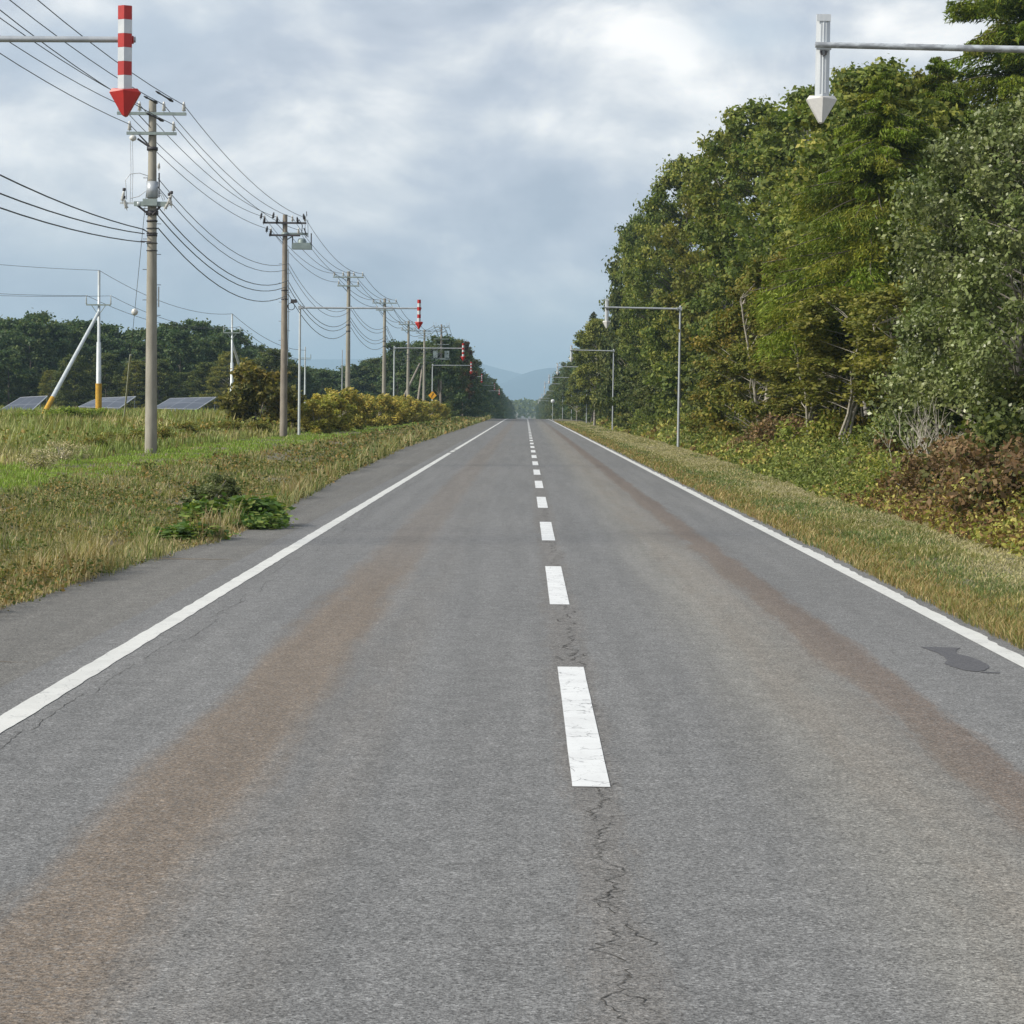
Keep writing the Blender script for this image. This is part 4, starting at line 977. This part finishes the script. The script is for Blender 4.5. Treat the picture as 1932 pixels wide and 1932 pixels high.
def utility_pole(i, x, d, top, label):
    g = gzf(x, d); root = empty('utility_pole', (x, d, g)); tagp(root, label, 'utility pole', 'utility poles along the left roadside')
    H = top - g; mb = MB()
    mb.tube([(0, 0, -.3), (0, 0, H * .5), (0, 0, H)], [.185, .15, .11], 14)
    mb.build('pole', MT['concrete_dark' if i in (2, 7) else 'concrete'], root)
    far = d > 250
    for zc, xs_, ln, nm in ((H - .40, UA, 1.0, 'upper'), (H - .98, LA, .72, 'lower')):
        mb = MB(); mb.box((0, -.16, zc), (ln * 2.04, .085, .085)); mb.build('crossarm', MT['greygreen' if i != 2 else 'darksteel'], root)
        if not far:
            for xx in xs_: insulator((xx, -.16, zc + .09), root)
    if d < 240:
        for zc in (H - .40, H - .98):
            mb = MB(); mb.tube([(-.42, -.14, zc), (-.02, -.1, zc - .42)], .014, 5); mb.build('brace', MT['darksteel'], root)
            mb = MB(); mb.box((0, -.12, zc), (.14, .10, .12)); mb.build('bracket', MT['darksteel'], root)
        for zc in (H * .66, H * .62):
            mb = MB(); mb.lathe((0, 0, zc), [(.15, -.03), (.158, -.03), (.158, .03), (.15, .03)], 12); mb.build('band', MT['darksteel'], root)
    if d < 110:
        for k in range(14):
            mb = MB(); mb.tube([((-.13 if k % 2 else .13), 0, H * .22 + k * .45), ((-.27 if k % 2 else .27), 0, H * .22 + k * .45)], .010, 5); mb.build('climbing_step', MT['darksteel'], root)
    return root, H, g
plab = {0: 'utility pole beside the camera just outside the left of the photo', 1: 'nearest concrete utility pole with bulky cut-out equipment halfway up', 2: 'second utility pole, dark, carrying a hanging transformer on its right side',
        3: 'third utility pole from the camera behind the golden bushes', 4: 'fourth utility pole from the camera, crossed by the second left arrow arm', 5: 'fifth utility pole from the camera left of the second striped arrow', 6: 'sixth utility pole under the head of the second striped arrow',
        7: 'tall twin-armed utility pole braced by leaning props', 8: 'slim utility pole just right of the braced tall pole'}
on2 = ['ninth', 'tenth', 'eleventh', 'twelfth', 'thirteenth']
PR = []
for i, (x, d, top) in enumerate(poles):
    PR.append(utility_pole(i, x, d, top, plab.get(i) or '%s utility pole from the camera, tiny among the left-hand trees' % on2[i - 9]))
# pole 1 equipment (heights from the photograph)
def zpx(py, d, px): return at(px, py, d).z
root, H, g = PR[1]; D1 = 66; k1 = 66 / 4186.0
zz = lambda py: zpx(py, D1, 288) - g
mb = MB(); mb.box((-.02, -.2, zz(386)), (.95, .10, .14)); mb.box((-.02, -.26, zz(383)), (.42, .06, .20), 0)
mb.build('equipment_beam', MT['greygreen'], root)
mb = MB(); mb.tube([(-.42, -.2, zz(388)), (-.02, -.16, zz(408))], .035, 6); mb.tube([(.30, -.2, zz(388)), (.05, -.16, zz(406))], .035, 6); mb.lathe((0, 0, zz(402)), [(.155, -.06), (.19, -.06), (.19, .06), (.155, .06)], 12)
mb.tube([(-.42, -.1, zz(263)), (-.02, -.1, zz(280))], .035, 6); mb.lathe((0, 0, zz(281)), [(.13, -.05), (.165, -.05), (.165, .05), (.13, .05)], 12)
for py in (417, 431, 440, 459, 473): mb.lathe((0, 0, zz(py)), [(.15, -.012), (.17, -.012), (.17, .012), (.15, .012)], 12)
mb.tube([(-.32, -.12, zz(456)), (0, -.14, zz(457))], .02, 6); mb.tube([(-.27, -.1, zz(433)), (-.02, -.14, zz(441))], .018, 6)
mb.build('brackets', MT['darksteel'], root)
mb = MB(); mb.lathe((0, 0, zz(358)), [(.15, -.24), (.172, -.24), (.172, .24), (.15, .24)], 14); mb.build('steel_band_casing', MT['galv'], root)
mb = MB(); mb.tube([(.20, .02, zz(372)), (.20, .02, zz(326))], .022, 6); mb.build('conduit', MT['darksteel'], root)
for xx, py, tl in ((-.84, 374, .15), (-.72, 388, -.25), (.42, 388, .5), (.52, 378, .3), (.60, 382, -.2)):
    c = empty('x', (0, 0, 0)); bpy.data.objects.remove(c)
    ins = insulator((xx, -.22, zz(py) - .1), root, .30, .062, Matrix.Rotation(tl, 4, 'Y'), nm='cutout_switch')
    mb = MB(); mb.lathe((xx + .30 * math.sin(tl), -.22, zz(py) - .1 + .30 * math.cos(tl)), [(0, -.02), (.045, -.01), (.045, .07), (0, .08)], 8); mb.build('cap', MT['darksteel'], ins)
mb = MB(); mb.box((-.66, -.2, zz(385)), (.5, .05, .05)); mb.lathe((-.36, -.2, zz(386)), [(0, -.07), (.07, -.05), (.07, .05), (0, .07)], 10); mb.build('switch_bar', MT['galv_pale'], root)
mb = MB(); mb.lathe((-.55, -.16, zz(262)), [(0, -.1), (.09, -.06), (.11, 0), (.09, .06), (0, .1)], 10); mb.build('arrester', MT['porcelain'], root)
mb = MB()
for q in (-.62, -.56): mb.tube([(q, -.18, zz(268)), (q + .02, -.18, zz(320)), (q, -.18, zz(384))], .008, 5)
mb.tube([(-.1, -.2, zz(333)), (-.35, -.2, zz(328)), (-.62, -.2, zz(330)), (-.76, -.2, zz(342)), (-.72, -.2, zz(378))], .012, 5)
mb.tube([(-.16, -.2, zz(362)), (-.36, -.2, zz(372)), (-.62, -.2, zz(376))], .012, 5); mb.tube([(.2, -.2, zz(356)), (.38, -.2, zz(372)), (.4, -.2, zz(378))], .012, 5); mb.tube([(.2, -.2, zz(366)), (.3, -.2, zz(370)), (.36, -.2, zz(380))], .012, 5)
mb.build('jumper_leads', MT['galv'], root)
insulator((.21, -.1, zz(318)), root, .16, .05)
mb = MB(); mb.box((.2, .02, zz(560)), (.03, .1, .6)); mb.build('number_plate', MT['white'], root)
# disconnect insulators on the near wires of pole 1
# pole 2 transformer, pole 2 dark strain insulators
root, H, g = PR[2]; zz = lambda py: zpx(py, 105, 538) - g; k2 = 105 / 4186.
mb = MB(); mb.box((.52, 0, zz(441)), (1.15, .10, .10)); mb.tube([(.1, 0, zz(452)), (.5, 0, zz(442))], .03, 6); mb.lathe((0, 0, zz(442)), [(.13, -.08), (.17, -.08), (.17, .08), (.13, .08)], 12); mb.build('transformer_bracket', MT['transformer'], root)
mb = MB(); mb.box((.80, 0, zz(466)), (.92, .45, .20)); mb.box((.80, 0, zz(461)), (.84, .40, .14)); mb.lathe((.80, 0, zz(458)), [(.20, -.2), (.2, .12), (.15, .2), (0, .22)], 14); mb.build('transformer', MT['transformer'], root)
mb = MB(); mb.box((.36, 0, zz(452)), (.05, .06, .62)); mb.box((1.24, 0, zz(452)), (.05, .06, .62)); mb.build('transformer_hanger', MT['darksteel'], root)
mb = MB()
for q in (.95, 1.08): mb.tube([(q, -.1, zz(414)), (q + .02, -.05, zz(448))], .010, 5)
mb.tube([(.66, -.1, zz(414)), (.82, -.05, zz(425)), (.78, 0, zz(440))], .022, 5); mb.tube([(.9, -.1, zz(430)), (1.05, 0, zz(446))], .03, 5)
mb.tube([(1.03, -.12, zz(408)), (1.02, -.12, zz(399))], .02, 5); mb.build('jumper_leads', MT['darksteel'], root)
for xx, py in ((-1.12, 409), (-.98, 418), (-.55, 408), (-.38, 417), (-.85, 434), (-.68, 441), (.92, 410), (.62, 416)):
    insulator((xx, -.2, zz(py) - .1), root, .26, .07, Matrix.Rotation(.15 * (1 if xx < 0 else -1), 4, 'Y'), 'darksteel', 'strain_insulator')
mb = MB(); mb.lathe((.32, .0, zz(578)), [(.15, -.02), (.18, -.02), (.18, .02), (.15, .02)], 16, 0, Matrix.Rotation(R_(90), 4, 'X')); mb.box((.44, 0, zz(568)), (.28, .2, .16)); mb.build('cable_coil', MT['darksteel'], root)
mb = MB(); mb.tube([(.16, 0, zz(470)), (.2, 0, zz(600)), (.16, 0, zz(690))], .02, 5); mb.build('cable_riser', MT['galv_pale'], root)

def wire(name, pts, r, label, group, sag, seg=14):
    mb = MB(); out = []
    for a, b in zip(pts[:-1], pts[1:]):
        a, b = Vector(a), Vector(b); s_ = sag * ((b - a).length / 40.0) ** 2
        for k in range(seg):
            u = k / seg; p = a.lerp(b, u); p.z -= s_ * 4 * u * (1 - u); out.append(p)
    out.append(Vector(pts[-1])); rr_ = [max(r, min(.028, abs(p.y) * .00010)) for p in out]
    mb.tube(out, rr_, 6); o = mb.build(name, MT['wire'], None); tagp(o, label, 'power line', group); return o
G1 = 'power lines strung along the left roadside poles'
def wpts(xo, zo, first=0, last=13): return [(poles[i][0] + xo, poles[i][1] - .16, poles[i][2] + zo) for i in range(first, last + 1)]
for nm, xo, zo in (('outer right wire on the upper crossarms of the left pole line', .95, -.14), ('inner right wire on the upper crossarms of the left pole line', .36, -.14), ('inner left wire on the upper crossarms of the left pole line', -.36, -.14),
                   ('outer left wire on the upper crossarms of the left pole line', -.95, -.14), ('right wire on the lower crossarms of the left pole line', .65, -.72), ('left wire on the lower crossarms of the left pole line', -.65, -.72)):
    wire('power_line', wpts(xo, zo), .011, nm, G1, .55)
for k, (xo, zo, sg) in enumerate(((.2, -2.3, .95), (.2, -2.55, 1.0), (.17, -3.1, 1.05), (.17, -3.35, 1.05), (.2, -3.75, 1.1))):
    lab = ('topmost', 'second from top', 'middle', 'second from bottom', 'lowest')[k] + ' of the five low cables slung between the left roadside poles'
    wire('power_cable', wpts(xo, zo, 1), .012 if k < 2 else .017, lab, 'low cables along the left roadside poles', sg)
# three cables from pole 1 to the pole beside the camera
for k, py in enumerate((433, 441, 457)):
    p1 = at(272, py, 66); p0 = at(0, (308, 343, 370)[k], 47); dirn = (p0 - p1) / (p0.y - p1.y)
    p00 = p1 + dirn * (26.5 - 66) * 1.0; p00.z += .5
    wire('power_cable', [p1, p00], .017, ('top', 'middle', 'bottom')[k] + ' of three cables leaving the nearest pole towards the left edge of the photo', 'three cables left of the nearest pole', .5)
# dark splices on the near wires
mb = MB()
def splice(a, b, r=.035):
    mb2 = MB(); A, B = Vector(a), Vector(b); mb2.tube([A, A.lerp(B, .15), A.lerp(B, .3), A.lerp(B, .7), A.lerp(B, .85), B], [.02, r, .022, .026, r * 1.4, r * .8], 7); return mb2.build('wire_splice', MT['darksteel'])
for a, b, lab in (((280 + 1090 * .1656, 200 + 420 * .1656), (280 + 1390 * .1656, 200 + 600 * .1656), 'dark insulated splice on the outermost wire right above the nearest pole'),
             ((280 + 880 * .1656, 200 + 510 * .1656), (280 + 1110 * .1656, 200 + 630 * .1656), 'dark insulated splice touching the top of the nearest pole'),
             ((280 + 920 * .1656, 200 + 810 * .1656), (280 + 1220 * .1656, 200 + 950 * .1656), 'dark insulated splice between the two crossarms of the nearest pole')):
    A = at(a[0] / 1.5652, a[1] / 1.5652, 63.5); B = at(b[0] / 1.5652, b[1] / 1.5652, 64.8); tagp(splice(A, B), lab, 'splice', 'splices near the nearest pole')

# guy wire with ball insulator behind pole 1
gb = at(231, 806, 92); gb.z = gzf(gb.x, gb.y); gt = at(284, 285, 66.3); gm = gb.lerp(gt, .0)
o = empty('guy_wire', tuple(gb)); tagp(o, 'thin guy wire with a white ball insulator behind the nearest utility pole', 'guy wire')
v = gt - gb
mb = MB(); mb.tube([Vector((0, 0, 0)), v], .009, 5); mb.build('wire', MT['wire'], o)
mb = MB(); mb.tube([v * .0, v * .36], .035, 7); mb.build('guard_tube', MT['guy'], o)
mb = MB(); c = v * .52; mb.lathe(c, [(0, -.13), (.09, -.09), (.125, 0), (.09, .09), (0, .13)], 14); mb.build('ball_insulator', MT['porcelain'], o)

# steel poles in the field with leaning props
def field_pole(pxb, pyt, d, strut, label, splab):
    x = X_at(pxb, d); g = gzf(x, d); t = at(pxb, pyt, d).z - g; k = d / 4186.
    o = empty('steel_pole', (x, d, g)); tagp(o, label, 'pole')
    mb = MB(); mb.tube([(0, 0, 1.2), (0, 0, t * .55), (0, 0, t * .551), (0, 0, t)], [.15, .12, .085, .07], 12); mb.build('mast', MT['galv_pale'], o)
    mb = MB(); mb.tube([(0, 0, -.2), (0, 0, 2.5 if d < 150 else 2.2)], [.18, .172], 12); mb.build('guard_sleeve', MT['yellow'], o)
    zc = t - 65 * k * (120 / d if d > 150 else 1) ** 0 * (1.0 if d < 150 else .55)
    w = 23 * k if d < 150 else 23 * 120 / 4186.
    mb = MB(); mb.box((0, -.12, zc), (2 * w, .08, .08)); mb.tube([(w * .6, -.12, zc), (.02, -.1, zc - w * .8)], .02, 5); mb.tube([(-w * .6, -.12, zc), (-.02, -.1, zc - w * .8)], .02, 5); mb.build('crossarm', MT['greygreen'], o)
    for s in (-1, 1):
        insulator((s * w, -.12, zc + .04), o, 17 * 120 / 4186., .045, mat='galv_pale')
    a, b, db = strut
    A = at(a[0], a[1], db); A.z = gzf(A.x, A.y); B = Vector((x, d, at(b[0], b[1], d).z))
    so_ = empty('leaning_prop', tuple(A)); tagp(so_, splab, 'prop'); v = B - A
    mb = MB(); mb.tube([v * .2, v], [.12, .085], 10); mb.build('shaft', MT['galv_pale'], so_)
    mb = MB(); mb.tube([v * 0, v * .26], [.135, .13], 10); mb.build('guard_sleeve', MT['yellow'], so_)
    return x, g, t, w, zc
fa = field_pole(186, 510, 120, ((66, 808), (180, 588), 112), 'pale steel pole with a yellow base in the field left of the nearest utility pole', 'pale leaning prop with a yellow striped foot left of the steel field pole')
fb = field_pole(437, 592, 178, ((484, 730), (446, 645), 184), 'second pale steel pole left of the large brownish bush', 'leaning prop right of the second steel field pole')
G2 = 'thin wires between the steel field poles'
fc = (X_at(575, 236), 236, 8.5)
for s, nm in ((0, 'top'), (-1, 'left'), (1, 'right')):
    w = fa[3]; p0 = at(-60, 494 if s == 0 else (551 if s < 0 else 556), 105)
    pa = (fa[0] + s * w, 120, fa[1] + (fa[2] if s == 0 else fa[4] + .5)); pb = (fb[0] + s * w * .9, 178, fb[1] + (fb[2] if s == 0 else fb[4] + .5)); pc = (fc[0] + s * .6, 236, 6.6 + (1.0 if s == 0 else 0))
    wire('field_wire', [p0, pa, pb, pc], .010, nm + ' thin wire running across the field between the pale steel poles', G2, .35)
x = X_at(575, 236); o = empty('steel_pole', (x, 236, gzf(x, 236))); tagp(o, 'small far steel pole right beyond the second utility pole', 'pole')
mb = MB(); mb.tube([(0, 0, -.2), (0, 0, 7.6)], [.12, .06], 8); mb.build('mast', MT['galv_pale'], o); mb = MB(); mb.box((0, 0, 6.4), (1.3, .08, .08)); mb.box((-.6, 0, 6.6), (.06, .06, .4)); mb.box((.6, 0, 6.6), (.06, .06, .4)); mb.build('crossarm', MT['greygreen'], o)
x = X_at(645, 330); o = empty('steel_pole', (x, 330, gzf(x, 330))); tagp(o, 'tiny steel pole showing above the woods left of the third utility pole', 'pole')
mb = MB(); mb.tube([(0, 0, -.2), (0, 0, at(645, 664, 330).z)], [.12, .06], 8); mb.build('mast', MT['galv'], o)
# leaning props of the braced tall pole
for a, b, d, lab in (((742, 792), (792, 686), 275, 'long dark prop leaning right towards the braced tall pole'), ((784, 788), (797, 690), 284, 'shorter pale prop leaning beside the braced tall pole')):
    A = at(*a, d); A.z = gzf(A.x, A.y); B = at(*b, 289); o = empty('leaning_prop', tuple(A)); tagp(o, lab, 'prop'); mb = MB(); mb.tube([Vector((0, 0, -.1)), B - A], [.16, .11], 9); mb.build('shaft', MT['concrete_dark'], o)
# transformer bank on pole 7
root, H, g = PR[7]; mb = MB()
for q in (-.75, .75): mb.box((q, -.2, H - 3.9), (.6, .5, .9))
mb.box((0, -.2, H - 4.5), (2.4, .3, .15)); mb.build('transformer_bank', MT['transformer'], root)
mb = MB(); mb.box((0, -.16, H - 1.9), (2.0, .09, .09)); mb.box((0, -.16, H - 2.6), (2.0, .09, .09)); mb.build('crossarm', MT['greygreen'], root)
for q in (-1.3, -.9, .9, 1.3):
    mb = MB(); mb.tube([(q * .78, -.16, H - .4), (q * .78, -.16, H + .25)], .02, 5); mb.build('riser_pin', MT['galv'], root)

# ------------------------------------------------------------------ yellow diamond sign
d = 250; c = at(816, 746, d); g = gzf(c.x, d); o = empty('warning_sign', (c.x, d, g)); tagp(o, 'small yellow diamond warning sign beyond the golden bushes on the left', 'road sign')
mb = MB(); mb.tube([(0, 0, -.2), (0, 0, c.z - g + .5)], .038, 8); mb.build('post', MT['galv_pale'], o)
h = .54; zc = c.z - g
mb = MB(); T = Matrix.Translation((0, -.05, zc)) @ Matrix.Rotation(R_(45), 4, 'Y')
mb.box((0, -.05, zc), (h * 1.30, .02, h * 1.30), 0, M=Matrix.Rotation(R_(45), 4, 'Y')); mb.build('sign_border', MT['black'], o)
mb = MB(); mb.box((0, -.064, zc), (h * 1.24, .012, h * 1.24), 0, M=Matrix.Rotation(R_(45), 4, 'Y')); mb.build('sign_face', MT['yellow_sign'], o)
mb = MB(); ol = [(-.11, -.27), (-.03, -.27), (-.03, -.06), (.10, .08), (.10, .12), (.18, .12), (.07, .30), (-.05, .12), (.03, .12), (-.11, -.03)]
mb.prism([(a, b + zc) for a, b in ol], -.078, -.0705); mb.build('arrow_symbol', MT['black'], o)
mb = MB(); mb.box((0, -.05, zc - .93), (.78, .02, .26)); mb.build('plate', MT['headgrey'], o)
# round delineator far on the right
c = at(1043, 757, 330); g = gzf(c.x, 330); o = empty('round_sign', (c.x, 330, g)); tagp(o, 'tiny round pale sign at the foot of the far right-hand trees', 'road sign')
mb = MB(); mb.tube([(0, 0, -.2), (0, 0, c.z - g)], .03, 8); mb.build('post', MT['galv_pale'], o)
mb = MB(); mb.lathe((0, -.04, c.z - g), [(0, -.015), (.3, -.015), (.3, .015), (0, .015)], 20, 0, Matrix.Rotation(R_(90), 4, 'X')); mb.build('sign_face', MT['white'], o)

# ------------------------------------------------------------------ solar panel tables
def solar(tl, tr, br, bl, d, label):
    dn, df = d, d + 4.5
    P = [at(*bl, dn), at(*br, dn), at(*tr, df), at(*tl, df)]
    c = sum(P, Vector()) / 4; g = gzf(c.x, c.y); o = empty('solar_table', (c.x, c.y, g)); tagp(o, label, 'solar panels', 'solar panel tables in the left field')
    L = [p - Vector((c.x, c.y, g)) for p in P]; n = (L[1] - L[0]).cross(L[3] - L[0]).normalized()
    me = bpy.data.meshes.new('panel'); V = [tuple(p + n * .02) for p in L] + [tuple(p - n * .02) for p in L]
    me.from_pydata(V, [], [(0, 1, 2, 3), (7, 6, 5, 4), (0, 4, 5, 1), (1, 5, 6, 2), (2, 6, 7, 3), (3, 7, 4, 0)]); uv = me.uv_layers.new()
    for k, q in enumerate(((0, 0), (1, 0), (1, 1), (0, 1))): uv.data[k].uv = q
    me.materials.append(MT['panel']); link('panel', me, o)
    mb = MB()
    for a, b in ((0, 1), (1, 2), (2, 3), (3, 0)): mb.tube([L[a], L[b]], .05, 6)
    mb.build('frame', MT['panel_frame'], o)
    for u in np.linspace(.03, .97, 5):
        for e, f in ((0, 1), (3, 2)):
            q = L[e].lerp(L[f], float(u)); mb = MB(); mb.tube([(q.x, q.y, q.z - .05), (q.x, q.y, -.2)], .045, 6); mb.build('leg', MT['panel_frame'], o)
sx = lambda q: (q[0] * .41408 / 1.5652, (700 + q[1] * .41408) / 1.5652 if False else (700 + q[1] * .41408) / 1.5652)
sx = lambda q: ((q[0] * .41408) / 1.5652, (700 + q[1] * .41408) / 1.5652)
solar(sx((150, 1145)), sx((338, 1135)), sx((215, 1248)), sx((-40, 1260)), 185, 'left solar panel table, cut by the left edge of the photo')
solar(sx((700, 1150)), sx((968, 1138)), sx((850, 1222)), sx((560, 1212)), 196, 'middle solar panel table behind the steel field pole')
solar(sx((1215, 1152)), sx((1540, 1143)), sx((1405, 1230)), sx((1095, 1222)), 200, 'right solar panel table between the nearest utility pole and the brown bush')

# ------------------------------------------------------------------ air
hz = bpy.data.materials.new('haze_air'); hz.use_nodes = True; nt = hz.node_tree; nt.nodes.clear()
out = N(nt, 'ShaderNodeOutputMaterial'); pv = N(nt, 'ShaderNodeVolumePrincipled')
pv.inputs['Color'].default_value = (.56, .80, 1.0, 1); pv.inputs['Density'].default_value = 1.7e-4; pv.inputs['Anisotropy'].default_value = .0
nt.links.new(pv.outputs[0], out.inputs['Volume'])
HAZE = True
if HAZE:
    mb = MB(); mb.box((0, 7200, 145), (18100, 14700, 310))
    o = mb.build('haze', hz); tagp(o, kind='stuff')
sc.cycles.volume_bounces = 0; sc.cycles.max_bounces = 6; sc.cycles.diffuse_bounces = 2; sc.cycles.transmission_bounces = 4; sc.cycles.transparent_max_bounces = 4
